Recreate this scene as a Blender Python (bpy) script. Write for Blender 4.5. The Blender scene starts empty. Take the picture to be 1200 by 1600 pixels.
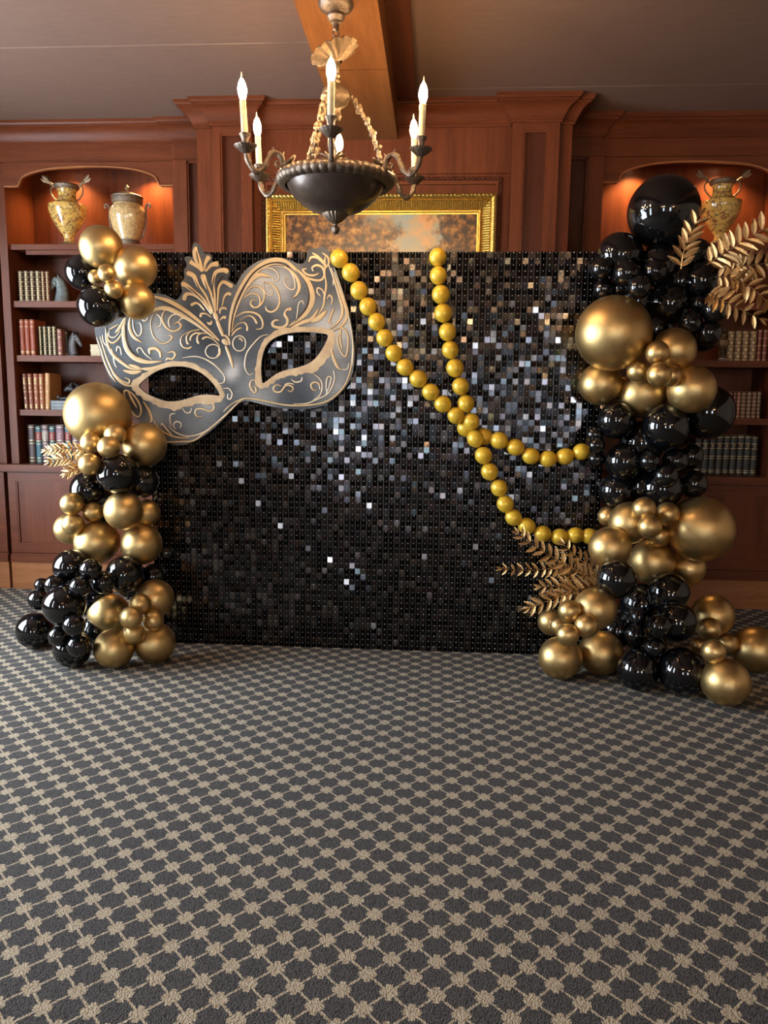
import bpy, bmesh, math, random
from math import pi, sin, cos, radians, sqrt
from mathutils import Vector, Matrix
random.seed(7)
S = bpy.context.scene
COL = S.collection

# ------------------------------------------------------------------ camera
CAM_H = 1.336
F = 1200.0                                   # focal length in pixels of the 1200x1600 frame
ROT = (Matrix.Rotation(radians(3.75), 3, 'Z') @ Matrix.Rotation(pi/2 - radians(8.07), 3, 'X')
       @ Matrix.Rotation(radians(0.66), 3, 'Z'))
cd = bpy.data.cameras.new('camera'); cam = bpy.data.objects.new('camera', cd); COL.objects.link(cam)
cd.sensor_fit = 'VERTICAL'; cd.sensor_height = 36.0; cd.lens = 27.0; cd.clip_start = 0.05
cam.matrix_world = Matrix.Translation((0, 0, CAM_H)) @ ROT.to_4x4()
S.camera = cam

# ------------------------------------------------------------------ daylight, exposure
W = bpy.data.worlds.new('sky'); S.world = W; W.use_nodes = True
_bg = W.node_tree.nodes['Background']
_bg.inputs[0].default_value = (0.76, 0.88, 1.0, 1); _bg.inputs[1].default_value = 15.0
S.view_settings.view_transform = 'Standard'; S.view_settings.look = 'None'
S.view_settings.exposure = 0.92; S.view_settings.gamma = 1.0
S.view_settings.use_curve_mapping = False
CANDLE = 265.0        # radiance of each candle bulb
NICHE = 21.0           # watts of each niche spot
try:
    S.cycles.sample_clamp_indirect = 6.0
    S.cycles.max_bounces = 8; S.cycles.diffuse_bounces = 4; S.cycles.glossy_bounces = 4
    S.cycles.caustics_reflective = False; S.cycles.caustics_refractive = False
except Exception:
    pass
# windows: (wall, centre along wall, half width, z0, z1); wall L: x = LW, wall N: y = NW (behind the camera)
LW, RW, NW = -3.75, 4.2, -4.6
CEIL = 3.12
WINDOWS = [('L', 3.0, .9, .35, 2.75), ('L', .6, .34, .45, 2.65),
           ('N', -1.35, .34, .6, 2.15), ('N', 1.75, .34, .6, 2.15)]
for (w, c, hw, z0, z1) in WINDOWS:
    ld = bpy.data.lights.new('window_portal', 'AREA'); ld.shape = 'RECTANGLE'
    ld.size = 2*hw; ld.size_y = z1 - z0
    ld.cycles.is_portal = True
    lo = bpy.data.objects.new('window_portal', ld); COL.objects.link(lo)
    if w == 'L':
        lo.matrix_world = Matrix.Translation((LW - .1, c, (z0+z1)/2)) @ Matrix.Rotation(pi/2, 4, 'Z') @ Matrix.Rotation(pi/2, 4, 'X') @ Matrix.Rotation(pi, 4, 'Y')
    else:
        lo.matrix_world = Matrix.Translation((c, NW - .1, (z0+z1)/2)) @ Matrix.Rotation(pi/2, 4, 'X') @ Matrix.Rotation(pi, 4, 'Y')

# ------------------------------------------------------------------ pixel helpers (photo pixel -> place in the room)
def ray(x, y): return ROT @ Vector(((x-600)/F, -(y-800)/F, -1.0))
def onY(x, y, Y):
    d = ray(x, y); return Vector((0, 0, CAM_H)) + d*(Y/d.y)
def onZ(x, y, Z):
    d = ray(x, y); return Vector((0, 0, CAM_H)) + d*((Z-CAM_H)/d.z)

# ------------------------------------------------------------------ materials
MATS = {}
def new_mat(name):
    m = bpy.data.materials.new(name); m.use_nodes = True
    nt = m.node_tree; b = nt.nodes['Principled BSDF']; MATS[name] = m
    return m, nt, b
def N(nt, t, **kw):
    n = nt.nodes.new(t)
    for k, v in kw.items():
        if k.startswith('i_'):
            key = k[2:]; key = int(key) if key.isdigit() else key
            n.inputs[key].default_value = v
        else: setattr(n, k, v)
    return n
def L(nt, a, b): nt.links.new(a, b)
def math_node(nt, op, a, b=None, c=None):
    n = nt.nodes.new('ShaderNodeMath'); n.operation = op
    for i, v in enumerate((a, b, c)):
        if v is None: continue
        if isinstance(v, (int, float)): n.inputs[i].default_value = v
        else: nt.links.new(v, n.inputs[i])
    return n.outputs[0]
def ramp(nt, fac, stops):
    r = nt.nodes.new('ShaderNodeValToRGB'); e = r.color_ramp.elements
    while len(e) < len(stops): e.new(.5)
    for i, (p, c) in enumerate(stops):
        e[i].position = p; e[i].color = (c[0], c[1], c[2], 1)
    if fac is not None: nt.links.new(fac, r.inputs[0])
    return r.outputs[0]
def coords(nt, kind='Object', scale=(1, 1, 1), rot=(0, 0, 0)):
    t = nt.nodes.new('ShaderNodeTexCoord'); m = nt.nodes.new('ShaderNodeMapping')
    m.inputs['Scale'].default_value = scale; m.inputs['Rotation'].default_value = rot
    nt.links.new(t.outputs[kind], m.inputs[0]); return m.outputs[0]
def noise(nt, vec, scale, detail=4, rough=.55):
    n = nt.nodes.new('ShaderNodeTexNoise'); n.inputs['Scale'].default_value = scale
    n.inputs['Detail'].default_value = detail; n.inputs['Roughness'].default_value = rough
    if vec is not None: nt.links.new(vec, n.inputs['Vector'])
    return n.outputs[0]
def bump(nt, h, strength, dist, bsdf):
    b = nt.nodes.new('ShaderNodeBump'); b.inputs['Strength'].default_value = strength
    b.inputs['Distance'].default_value = dist
    nt.links.new(h, b.inputs['Height']); nt.links.new(b.outputs[0], bsdf.inputs['Normal'])
def simple(name, c, rough=.5, metal=0.0, var=.0, vs=20, coat=0, bmp=0, bs=60, spec=.5):
    m, nt, b = new_mat(name)
    b.inputs['Roughness'].default_value = rough; b.inputs['Metallic'].default_value = metal
    b.inputs['Specular IOR Level'].default_value = spec
    b.inputs['Coat Weight'].default_value = coat; b.inputs['Coat Roughness'].default_value = .03
    v = coords(nt)
    n = noise(nt, v, vs)
    lo = [max(0, x*(1-var)) for x in c]; hi = [min(1, x*(1+var)) for x in c]
    L(nt, ramp(nt, n, [(.3, lo), (.7, hi)]), b.inputs['Base Color'])
    if bmp: bump(nt, noise(nt, v, bs), bmp, .01, b)
    return m
def wood(name, dark, light, axis='Z', rough=.42, sc=1.0):
    m, nt, b = new_mat(name)
    s = {'Z': (9, 9, .7), 'X': (.7, 9, 9), 'Y': (9, .7, 9)}[axis]
    v = coords(nt, 'Object', tuple(x*sc for x in s))
    n1 = noise(nt, v, 2.2, 6, .62)
    n2 = noise(nt, coords(nt, 'Object', tuple(x*sc*4 for x in s)), 5.0, 3, .7)
    mix = math_node(nt, 'MULTIPLY_ADD', n2, .35, math_node(nt, 'MULTIPLY', n1, .65))
    mid = [(a+c)/2 for a, c in zip(dark, light)]
    L(nt, ramp(nt, mix, [(.3, dark), (.5, mid), (.7, light)]), b.inputs['Base Color'])
    b.inputs['Roughness'].default_value = rough; b.inputs['Specular IOR Level'].default_value = .16
    b.inputs['Coat Weight'].default_value = .03; b.inputs['Coat Roughness'].default_value = .2
    bump(nt, n2, .08, .002, b)
    return m
WD, WL_ = (.068, .0165, .0066), (.165, .0440, .0158)
wood_v = wood('cherry_wood_upright_grain', WD, WL_, 'Z')
wood_h = wood('cherry_wood_level_grain', WD, WL_, 'X')
wood_d = wood('cherry_wood_dark_panel', (.044, .0115, .0052), (.100, .0275, .0110), 'Z')
wood_o = wood('oak_plinth_and_bead_highlight', (.19, .066, .026), (.37, .155, .062), 'X')
beam_m = wood('beam_wood', (.10, .034, .010), (.22, .085, .026), 'Y', .3, .6)

def carpet_material():
    m, nt, b = new_mat('trellis_carpet')
    tc = nt.nodes.new('ShaderNodeTexCoord')
    sep0 = nt.nodes.new('ShaderNodeSeparateXYZ'); L(nt, tc.outputs['Object'], sep0.inputs[0])
    nz = nt.nodes.new('ShaderNodeTexNoise'); nz.inputs['Scale'].default_value = 170; nz.inputs['Detail'].default_value = 2
    L(nt, tc.outputs['Object'], nz.inputs['Vector'])
    sc = nt.nodes.new('ShaderNodeSeparateXYZ'); L(nt, nz.outputs['Color'], sc.inputs[0])
    wob = .0085
    X = math_node(nt, 'ADD', sep0.outputs[0], math_node(nt, 'MULTIPLY', math_node(nt, 'SUBTRACT', sc.outputs[0], .5), wob))
    Y = math_node(nt, 'ADD', sep0.outputs[1], math_node(nt, 'MULTIPLY', math_node(nt, 'SUBTRACT', sc.outputs[1], .5), wob))
    px, py = .0545, .0535
    u = math_node(nt, 'DIVIDE', math_node(nt, 'ADD', X, .189), px)
    v = math_node(nt, 'DIVIDE', math_node(nt, 'SUBTRACT', Y, 1.585), py)
    a = math_node(nt, 'MULTIPLY', math_node(nt, 'ADD', u, v), .5)
    c = math_node(nt, 'MULTIPLY', math_node(nt, 'SUBTRACT', u, v), .5)
    fa = math_node(nt, 'SUBTRACT', a, math_node(nt, 'ROUND', a))
    fc = math_node(nt, 'SUBTRACT', c, math_node(nt, 'ROUND', c))
    # thin lines along the lattice, in metres across the line
    la = math_node(nt, 'MULTIPLY', math_node(nt, 'ABSOLUTE', fa), .0763)
    lc = math_node(nt, 'MULTIPLY', math_node(nt, 'ABSOLUTE', fc), .0763)
    line = math_node(nt, 'LESS_THAN', math_node(nt, 'MINIMUM', la, lc), .0031)
    # star at each crossing
    dx = math_node(nt, 'MULTIPLY', math_node(nt, 'ABSOLUTE', math_node(nt, 'ADD', fa, fc)), px)
    dy = math_node(nt, 'MULTIPLY', math_node(nt, 'ABSOLUTE', math_node(nt, 'SUBTRACT', fa, fc)), py)
    def rect(hx, hy):
        return math_node(nt, 'MULTIPLY', math_node(nt, 'LESS_THAN', dx, hx), math_node(nt, 'LESS_THAN', dy, hy))
    star = math_node(nt, 'MAXIMUM', rect(.0208, .0088), rect(.0076, .0245))
    diag = math_node(nt, 'LESS_THAN', math_node(nt, 'ADD', dx, dy), .0238)
    fac = math_node(nt, 'MAXIMUM', math_node(nt, 'MAXIMUM', star, diag), line)
    vo = nt.nodes.new('ShaderNodeTexVoronoi'); vo.inputs['Scale'].default_value = 240
    L(nt, tc.outputs['Object'], vo.inputs['Vector'])
    g = ramp(nt, vo.outputs['Distance'], [(0.05, (.104, .094, .088)), (.75, (.038, .036, .036))])
    t = ramp(nt, vo.outputs['Distance'], [(0.05, (.56, .465, .335)), (.75, (.31, .25, .17))])
    mx = nt.nodes.new('ShaderNodeMix'); mx.data_type = 'RGBA'
    L(nt, fac, mx.inputs['Factor']); L(nt, g, mx.inputs['A']); L(nt, t, mx.inputs['B'])
    L(nt, mx.outputs['Result'], b.inputs['Base Color'])
    b.inputs['Roughness'].default_value = .95; b.inputs['Specular IOR Level'].default_value = .15
    b.inputs['Sheen Weight'].default_value = .05
    bp = nt.nodes.new('ShaderNodeBump'); bp.inputs['Strength'].default_value = .8; bp.inputs['Distance'].default_value = .004
    bp.invert = True
    L(nt, vo.outputs['Distance'], bp.inputs['Height']); L(nt, bp.outputs[0], b.inputs['Normal'])
    return m
carpet_m = carpet_material()
m, nt, b = new_mat('grasscloth_ceiling')
v = coords(nt, 'Object', (3, 60, 3))
L(nt, ramp(nt, noise(nt, v, 4, 5, .7), [(.3, (.135, .077, .054)), (.7, (.19, .110, .078))]), b.inputs['Base Color'])
b.inputs['Roughness'].default_value = .8
bump(nt, noise(nt, v, 9, 4, .7), .25, .003, b)
ceil_m = m
seam_m = simple('pale_seam', (.30, .21, .15), .7, 0, .5, 3)
wall_m = simple('plain_wall', (.48, .36, .26), .7, 0, .1, 3)
gold_balloon = simple('gold_chrome_latex', (.57, .39, .165), .41, 1.0, .03, 3, coat=.08)
MATS['gold_chrome_latex'].node_tree.nodes['Principled BSDF'].inputs['Coat Roughness'].default_value = .12
black_balloon = simple('black_latex', (.0035, .0037, .0045), .07, 0, .1, 3, coat=.25, spec=.5)
pearl_m = simple('yellow_gold_pearl_latex', (.66, .41, .030), .40, .25, .06, 14, coat=.25)
sequin_m = None
m, nt, b = new_mat('black_mirror_sequin')
gi = nt.nodes.new('ShaderNodeNewGeometry')
b.inputs['Metallic'].default_value = 1.0; b.inputs['Roughness'].default_value = .13
L(nt, ramp(nt, gi.outputs['Random Per Island'], [(0, (.010, .010, .011)), (.36, (.014, .013, .014)), (.46, (.050, .038, .035)), (.55, (.034, .035, .041)), (.65, (.026, .032, .032)), (.78, (.058, .047, .052)), (.9, (.090, .080, .076)), (1, (.14, .125, .118))]), b.inputs['Base Color'])
sequin_m = m
m, nt, b = new_mat('black_mirror_sequin_single')
oi = nt.nodes.new('ShaderNodeObjectInfo')
b.inputs['Metallic'].default_value = 1.0; b.inputs['Roughness'].default_value = .13
L(nt, ramp(nt, oi.outputs['Random'], [(0, (.010, .010, .011)), (.36, (.014, .013, .014)), (.46, (.050, .038, .035)), (.55, (.034, .035, .041)), (.65, (.026, .032, .032)), (.78, (.058, .047, .052)), (.9, (.090, .080, .076)), (1, (.14, .125, .118))]), b.inputs['Base Color'])
sequin1_m = m
panel_m = simple('black_panel_plastic', (.010, .010, .012), .35, 0, .1, 5)
rib_m = simple('grey_panel_rib', (.10, .09, .085), .3, 0, .1, 5)
pin_m = simple('clear_white_pin', (.80, .78, .74), .25, 0, .05, 5)
bronze = simple('aged_bronze', (.15, .108, .078), .38, .8, .25, 60, bmp=.3, bs=140)
bronze_b = simple('dark_bronze_bowl', (.075, .052, .040), .34, .6, .25, 30, coat=.15)
bronze_g = simple('gilded_bronze', (.20, .135, .078), .42, .75, .3, 90, bmp=.35, bs=140)
candle_m = simple('ivory_candle_sleeve', (.78, .66, .40), .5, 0, .08, 60)
gilt = simple('gilt_frame', (.62, .40, .095), .30, .9, .25, 60, bmp=.2, bs=160)
gilt_book = simple('gilt_tooling', (.42, .31, .16), .4, .7, .3, 120)
leaf_gold = simple('gold_painted_leaf', (.55, .355, .165), .25, 1.0, .45, 60, bmp=.3, bs=120)
m, nt, b = new_mat('lit_candle_bulb')
b.inputs['Base Color'].default_value = (1, .9, .7, 1)
b.inputs['Emission Color'].default_value = (1, .66, .34, 1); b.inputs['Emission Strength'].default_value = CANDLE
bulb_m = m
glass_tip = simple('bulb_glass_tip', (.9, .8, .6), .1, 0, .02, 5)
m, nt, b = new_mat('lit_puck_lens')
b.inputs['Emission Color'].default_value = (1, .72, .42, 1); b.inputs['Emission Strength'].default_value = 12
puck_m = m

# ------------------------------------------------------------------ mesh building
class MB:
    def __init__(s): s.v = []; s.f = []
    def add(s, vs, fs):
        o = len(s.v); s.v += [Vector(p) for p in vs]; s.f += [tuple(i+o for i in f) for f in fs]; return s
    def box(s, x0, x1, y0, y1, z0, z1):
        return s.add([(x0,y0,z0),(x1,y0,z0),(x1,y1,z0),(x0,y1,z0),(x0,y0,z1),(x1,y0,z1),(x1,y1,z1),(x0,y1,z1)],
                     [(0,3,2,1),(4,5,6,7),(0,1,5,4),(1,2,6,5),(2,3,7,6),(3,0,4,7)])
    def lathe(s, prof, c=(0,0,0), n=24, flute=0, nf=0, M=None):
        vs = []
        for (r, z) in prof:
            for i in range(n):
                a = 2*pi*i/n; rr = r*(1+flute*cos(nf*a)) if flute else r
                p = Vector((rr*cos(a), rr*sin(a), z))
                if M: p = M @ p
                vs.append(p + Vector(c))
        fs = [(j*n+i, j*n+(i+1) % n, (j+1)*n+(i+1) % n, (j+1)*n+i) for j in range(len(prof)-1) for i in range(n)]
        fs.append(tuple(range(n))[::-1]); fs.append(tuple((len(prof)-1)*n+i for i in range(n)))
        return s.add(vs, fs)
    def loft(s, pts, rad, n=8, up=(0,0,1)):
        """tube along pts; rad: number, or list of r / (ra, rb)"""
        P = [Vector(p) for p in pts]; k = len(P)
        if isinstance(rad, (int, float)): rad = [rad]*k
        vs = []; prev = None
        for i in range(k):
            t = (P[min(i+1, k-1)] - P[max(i-1, 0)])
            t = t.normalized() if t.length > 1e-9 else Vector((0,0,1))
            if prev is None:
                a = Vector(up).cross(t)
                if a.length < 1e-3: a = Vector((1,0,0)).cross(t)
                a.normalize()
            else:
                a = (prev - t*prev.dot(t))
                a = a.normalized() if a.length > 1e-6 else Vector((1,0,0))
            prev = a; bb = t.cross(a)
            r = rad[i]; ra, rb = r if isinstance(r, tuple) else (r, r)
            for j in range(n):
                q = 2*pi*j/n; vs.append(P[i] + a*ra*cos(q) + bb*rb*sin(q))
        fs = [(j*n+i, j*n+(i+1) % n, (j+1)*n+(i+1) % n, (j+1)*n+i) for j in range(k-1) for i in range(n)]
        fs.append(tuple(range(n))[::-1]); fs.append(tuple((k-1)*n+i for i in range(n)))
        return s.add(vs, fs)
    def ball(s, c, r, nu=10, nv=6, sc=(1,1,1)):
        prof = [(max(1e-4, r*sin(pi*i/nv)), -r*cos(pi*i/nv)) for i in range(nv+1)]
        return s.lathe(prof, c, nu, M=Matrix.Diagonal(sc))
    def prism(s, poly, y0, y1):
        """polygon in XZ pushed through y0..y1"""
        n = len(poly)
        vs = [(x, y0, z) for x, z in poly] + [(x, y1, z) for x, z in poly]
        fs = [tuple(range(n)), tuple(range(2*n-1, n-1, -1))] + [(i, n+i, n+(i+1) % n, (i+1) % n) for i in range(n)]
        return s.add(vs, fs)
    def move(s, M):
        s.v = [M @ p for p in s.v]; return s
    def mesh(s, name, mat, smooth=True, off=Vector((0,0,0)), angle=35):
        me = bpy.data.meshes.new(name)
        me.from_pydata([tuple(p-off) for p in s.v], [], s.f); 
        bm = bmesh.new(); bm.from_mesh(me)
        bmesh.ops.recalc_face_normals(bm, faces=bm.faces[:]); bm.to_mesh(me); bm.free()
        if mat: me.materials.append(mat)
        if smooth:
            me.polygons.foreach_set('use_smooth', [True]*len(me.polygons))
            me.set_sharp_from_angle(angle=radians(angle))
        return me
OFF = {}
def link(o, parent=None):
    COL.objects.link(o)
    if parent is not None: o.parent = parent
    return o
def tag(o, label=None, cat=None, group=None, kind=None):
    if label: o['label'] = label
    if cat: o['category'] = cat
    if group: o['group'] = group
    if kind: o['kind'] = kind
    return o
def thing(name, loc, label, cat, group=None, kind=None):
    o = bpy.data.objects.new(name, None); o.empty_display_size = .05
    o.location = loc; COL.objects.link(o); OFF[o.name] = Vector(loc)
    return tag(o, label, cat, group, kind)
def part(name, mb, mat, parent, smooth=True, kind=None, label=None, angle=35):
    """mb holds room coordinates; the part is stored relative to its thing"""
    off = OFF[parent.name]
    o = bpy.data.objects.new(name, mb.mesh(name, mat, smooth, off, angle)); link(o, parent)
    OFF[o.name] = off
    return tag(o, label, kind=kind)
def solo(name, mb, mat, label=None, cat=None, group=None, kind=None, smooth=True, angle=35):
    xs = [p.x for p in mb.v]; ys = [p.y for p in mb.v]; zs = [p.z for p in mb.v]
    off = Vector(((min(xs)+max(xs))/2, (min(ys)+max(ys))/2, min(zs)))
    if kind == 'structure': off = Vector((0,0,0))
    o = bpy.data.objects.new(name, mb.mesh(name, mat, smooth, off, angle)); o.location = off; link(o); OFF[o.name] = off
    return tag(o, label, cat, group, kind)
def inst(name, me, M, parent):
    o = bpy.data.objects.new(name, me); link(o, parent); o.matrix_local = M; return o
def catmull(pts, per=8):
    P = [Vector(p) for p in pts]; out = []
    for i in range(len(P)-1):
        p0 = P[max(i-1, 0)]; p1 = P[i]; p2 = P[i+1]; p3 = P[min(i+2, len(P)-1)]
        for k in range(per):
            t = k/per
            out.append(.5*((2*p1)+(p2-p0)*t+(2*p0-5*p1+4*p2-p3)*t*t+(3*p1-p0-3*p2+p3)*t**3))
    out.append(P[-1]); return out

# ================================================================== THE ROOM
fl = solo('floor', MB().box(LW-.2, RW+.2, NW-.2, 5.9, -.1, 0), carpet_m, 'grey and beige trellis patterned carpet with star crossings', kind='structure', smooth=False)
cl = thing('ceiling', (0,0,0), 'brown grasscloth ceiling in wide sheets with thin pale seams', None, kind='structure')
part('ceiling_board', MB().box(LW-.2, RW+.2, NW-.2, 5.9, CEIL+.012, CEIL+.14), ceil_m, cl, False)
def sheets(x0, x1, cuts):
    for i in range(len(cuts)-1):
        part('ceiling_sheet', MB().box(x0, x1, cuts[i]+.0023, cuts[i+1]-.0023, CEIL, CEIL+.0118), ceil_m, cl, False)
        part('seam', MB().box(x0, x1, cuts[i+1]-.0022, cuts[i+1]+.0022, CEIL-.0005, CEIL+.0118), seam_m, cl, False)
sheets(LW-.1, -.60, [NW, -3.0, -1.8, -.6, .6, 1.8, 3.0, 4.10, 5.62])
sheets(-.265, RW+.1, [NW, -2.3, -1.1, .1, 1.1, 2.3, 3.5, 4.70, 5.62])
bm_ = thing('trim_1', (0,0,0), 'wide wooden ceiling beam carrying the chandelier', None, kind='structure')
part('beam', MB().box(-.60, -.265, NW, 4.92, 2.92, CEIL+.01), beam_m, bm_, False)
part('beam_moulding', MB().box(-.266, -.15, NW, 4.78, CEIL-.035, CEIL), wood_d, bm_, False)
for y in (1.25, 3.93):
    part('beam_joint', MB().box(-.601, -.264, y, y+.003, 2.9185, 2.925), wood_d, bm_, False)

# outer walls, with the windows that light the room
def wall_with_openings(name, along, lo, hi, pos, thick, label):
    """along 'Y' (side walls, at x=pos) or 'X' (end wall, at y=pos)"""
    w = thing(name, (0,0,0), label, None, kind='structure')
    ops = sorted([(c-hw, c+hw, z0, z1) for (k, c, hw, z0, z1) in WINDOWS if (k == 'L') == (along == 'Y') and name in ('wall_left', 'wall_rear')])
    def bx(a, b, z0, z1):
        if along == 'Y': part('wall_panel', MB().box(pos-thick, pos, a, b, z0, z1), wall_m, w, False)
        else: part('wall_panel', MB().box(a, b, pos-thick, pos, z0, z1), wall_m, w, False)
    cur = lo
    for (a, b, z0, z1) in ops:
        bx(cur, a, 0, CEIL); bx(a, b, 0, z0); bx(a, b, z1, CEIL); cur = b
    bx(cur, hi, 0, CEIL)
wall_with_openings('wall_left', 'Y', NW, 5.8, LW, .2, 'side wall with tall windows beyond the left edge')
wall_with_openings('wall_rear', 'X', LW-.2, RW+.2, NW, .2, 'end wall with tall windows opposite the backdrop')
solo('wall_right', MB().box(RW, RW+.2, NW, 5.8, 0, CEIL), wall_m, 'side wall beyond the right edge', kind='structure', smooth=False)
solo('wall_back', MB().box(LW-.2, RW+.2, 5.62, 5.8, 0, CEIL), wood_d, 'wood panelled wall behind the bookcases', kind='structure', smooth=False)
white_paint = simple('white_window_paint', (.75, .73, .68), .4, 0, .03, 4)
for i, (w, c, hw, z0, z1) in enumerate(WINDOWS):
    t = thing('window_%d' % (i+1), (0,0,0), 'tall window with white glazing bars lighting the room', None, kind='structure')
    def bar(a0, a1, q0, q1, d=.04):
        if w == 'L': return MB().box(LW-.14, LW-.14+d, c+a0, c+a1, q0, q1)
        return MB().box(c+a0, c+a1, NW-.14, NW-.14+d, q0, q1)
    part('window_frame', bar(-hw, -hw+.05, z0, z1, .08), white_paint, t, False)
    part('window_frame', bar(hw-.05, hw, z0, z1, .08), white_paint, t, False)
    part('window_frame', bar(-hw+.05, hw-.05, z0, z0+.06, .08), white_paint, t, False)
    part('window_frame', bar(-hw+.05, hw-.05, z1-.06, z1, .08), white_paint, t, False)
    for k in (1, 2): part('glazing_bar', bar(-hw+2*hw*k/3-.014, -hw+2*hw*k/3+.014, z0+.06, z1-.06, .03), white_paint, t, False)
    for k in range(1, 5): part('glazing_bar', bar(-hw+.05, hw-.05, z0+(z1-z0)*k/5-.012, z0+(z1-z0)*k/5+.012, .028), white_paint, t, False)

# chimney breast with its two pilasters
br = thing('wall_centre', (0,0,0), 'projecting cherry panelled chimney breast between two bookcases', None, kind='structure')
BX0, BX1 = -1.50, .775
part('breast_side', MB().box(BX0, -1.15, 4.90, 5.62, 0, CEIL), wood_v, br, False)
part('breast_side', MB().box(.42, BX1, 4.90, 5.62, 0, CEIL), wood_v, br, False)
part('breast_core', MB().box(-1.15, .42, 4.95, 5.62, 0, CEIL), wood_d, br, False)
part('upper_panel', MB().box(-1.149, .419, 4.925, 4.951, 2.722, CEIL-.01), wood_v, br, False)
part('lower_panel', MB().box(-1.149, .419, 4.925, 4.951, 0, 2.718), wood_v, br, False)
def pilaster(x0, x1, p0, p1):
    y0, y1 = 4.86, 4.901
    part('stile', MB().box(x0, p0, y0, y1, 0, 3.0), wood_v, br, False)
    part('stile', MB().box(p1, x1, y0, y1, 0, 3.0), wood_v, br, False)
    part('rail', MB().box(p0, p1, y0, y1, 2.945, 3.0), wood_h, br, False)
    part('rail', MB().box(p0, p1, y0, y1, 0, .35), wood_h, br, False)
    part('field', MB().box(p0, p1, y0+.022, y1, .35, 2.945), wood_d, br, False)
    mo = MB()
    for q0, q1 in ((p0, p0+.012), (p1-.012, p1)): mo.box(q0, q1, y0+.004, y0+.023, .35, 2.945)
    mo.box(p0+.012, p1-.012, y0+.004, y0+.023, 2.933, 2.945)
    part('panel_moulding', mo, wood_h, br, False)
pilaster(-1.395, -1.15, -1.345, -1.205)
pilaster(.42, .695, .485, .63)
# carved rope moulding on the wall around the picture
def rope(mb, a, b, r=.011, pitch=.03):
    a, b = Vector(a), Vector(b); n = max(2, int((b-a).length/pitch)); d = (b-a)/n
    for i in range(n):
        c = a + d*(i+.5); t = d.normalized(); side = Vector((0,1,0)).cross(t)
        mb.loft([c - t*pitch*.55 - side*r*.5, c, c + t*pitch*.55 + side*r*.5], [r*.45, r, r*.45], 6)
rp = MB(); rope(rp, (-1.095, 4.915, 2.69), (.365, 4.915, 2.69)); rope(rp, (.365, 4.915, 2.69), (.365, 4.915, 1.9)); rope(rp, (-1.095, 4.915, 2.69), (-1.095, 4.915, 1.9))
part('rope_moulding', rp, wood_d, br)
mo = MB().box(-1.08, .35, 4.905, 4.926, 2.655, 2.676).box(-1.08, -1.062, 4.905, 4.926, 1.9, 2.655).box(.332, .35, 4.905, 4.926, 1.9, 2.655)
part('inner_moulding', mo, wood_h, br, False)

# crown moulding: profile swept along the stepped front with square mitres
def sweep(path, prof):
    mb = MB(); k = len(path); rows = []
    def nrm(a, b):
        d = Vector((b[0]-a[0], b[1]-a[1])).normalized(); return Vector((d.y, -d.x))
    for i in range(k):
        ns = []
        if i > 0: ns.append(nrm(path[i-1], path[i]))
        if i < k-1: ns.append(nrm(path[i], path[i+1]))
        o = ns[0] if len(ns) == 1 else (ns[0]+ns[1] if abs(ns[0].dot(ns[1])) < .5 else ns[0])
        rows.append([(path[i][0]+o.x*q, path[i][1]+o.y*q, z) for q, z in prof])
    m = len(prof); vs = [p for r in rows for p in r]
    fs = [(i*m+j, (i+1)*m+j, (i+1)*m+j+1, i*m+j+1) for i in range(k-1) for j in range(m-1)]
    return mb.add(vs, fs)
PATH = [(LW, 5.20), (-1.72, 5.20), (-1.72, 5.175), (-1.50, 5.175), (-1.50, 4.90), (-1.395, 4.90), (-1.395, 4.86), (-1.15, 4.86), (-1.15, 4.925),
        (.42, 4.925), (.42, 4.86), (.695, 4.86), (.695, 4.90), (.775, 4.90), (.775, 5.175), (1.0, 5.175), (1.0, 5.20), (RW, 5.20)]
CROWN = [(0, 2.985), (.012, 2.985), (.012, 2.997), (.02, 3.001), (.02, 3.012), (.028, 3.022), (.036, 3.04), (.05, 3.06), (.07, 3.075), (.088, 3.083),
         (.088, 3.092), (.098, 3.094), (.104, 3.104), (.108, 3.106), (.108, CEIL), (0, CEIL)]
t2 = thing('trim_2', (0,0,0), 'stepped cherry crown moulding running along the ceiling', None, kind='structure')
part('crown_moulding', sweep(PATH, CROWN), wood_h, t2, True, angle=28)
FR = [(0, 2.888), (.016, 2.888), (.016, 2.893), (.012, 2.896), (.012, 2.985), (0, 2.985)]
t3 = thing('trim_3', (0,0,0), 'flat wooden frieze band under the crown', None, kind='structure')
part('frieze_band', sweep(PATH[:4], FR), wood_h, t3, True, angle=28)
part('frieze_band', sweep(PATH[-4:], FR), wood_h, t3, True, angle=28)

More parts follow.
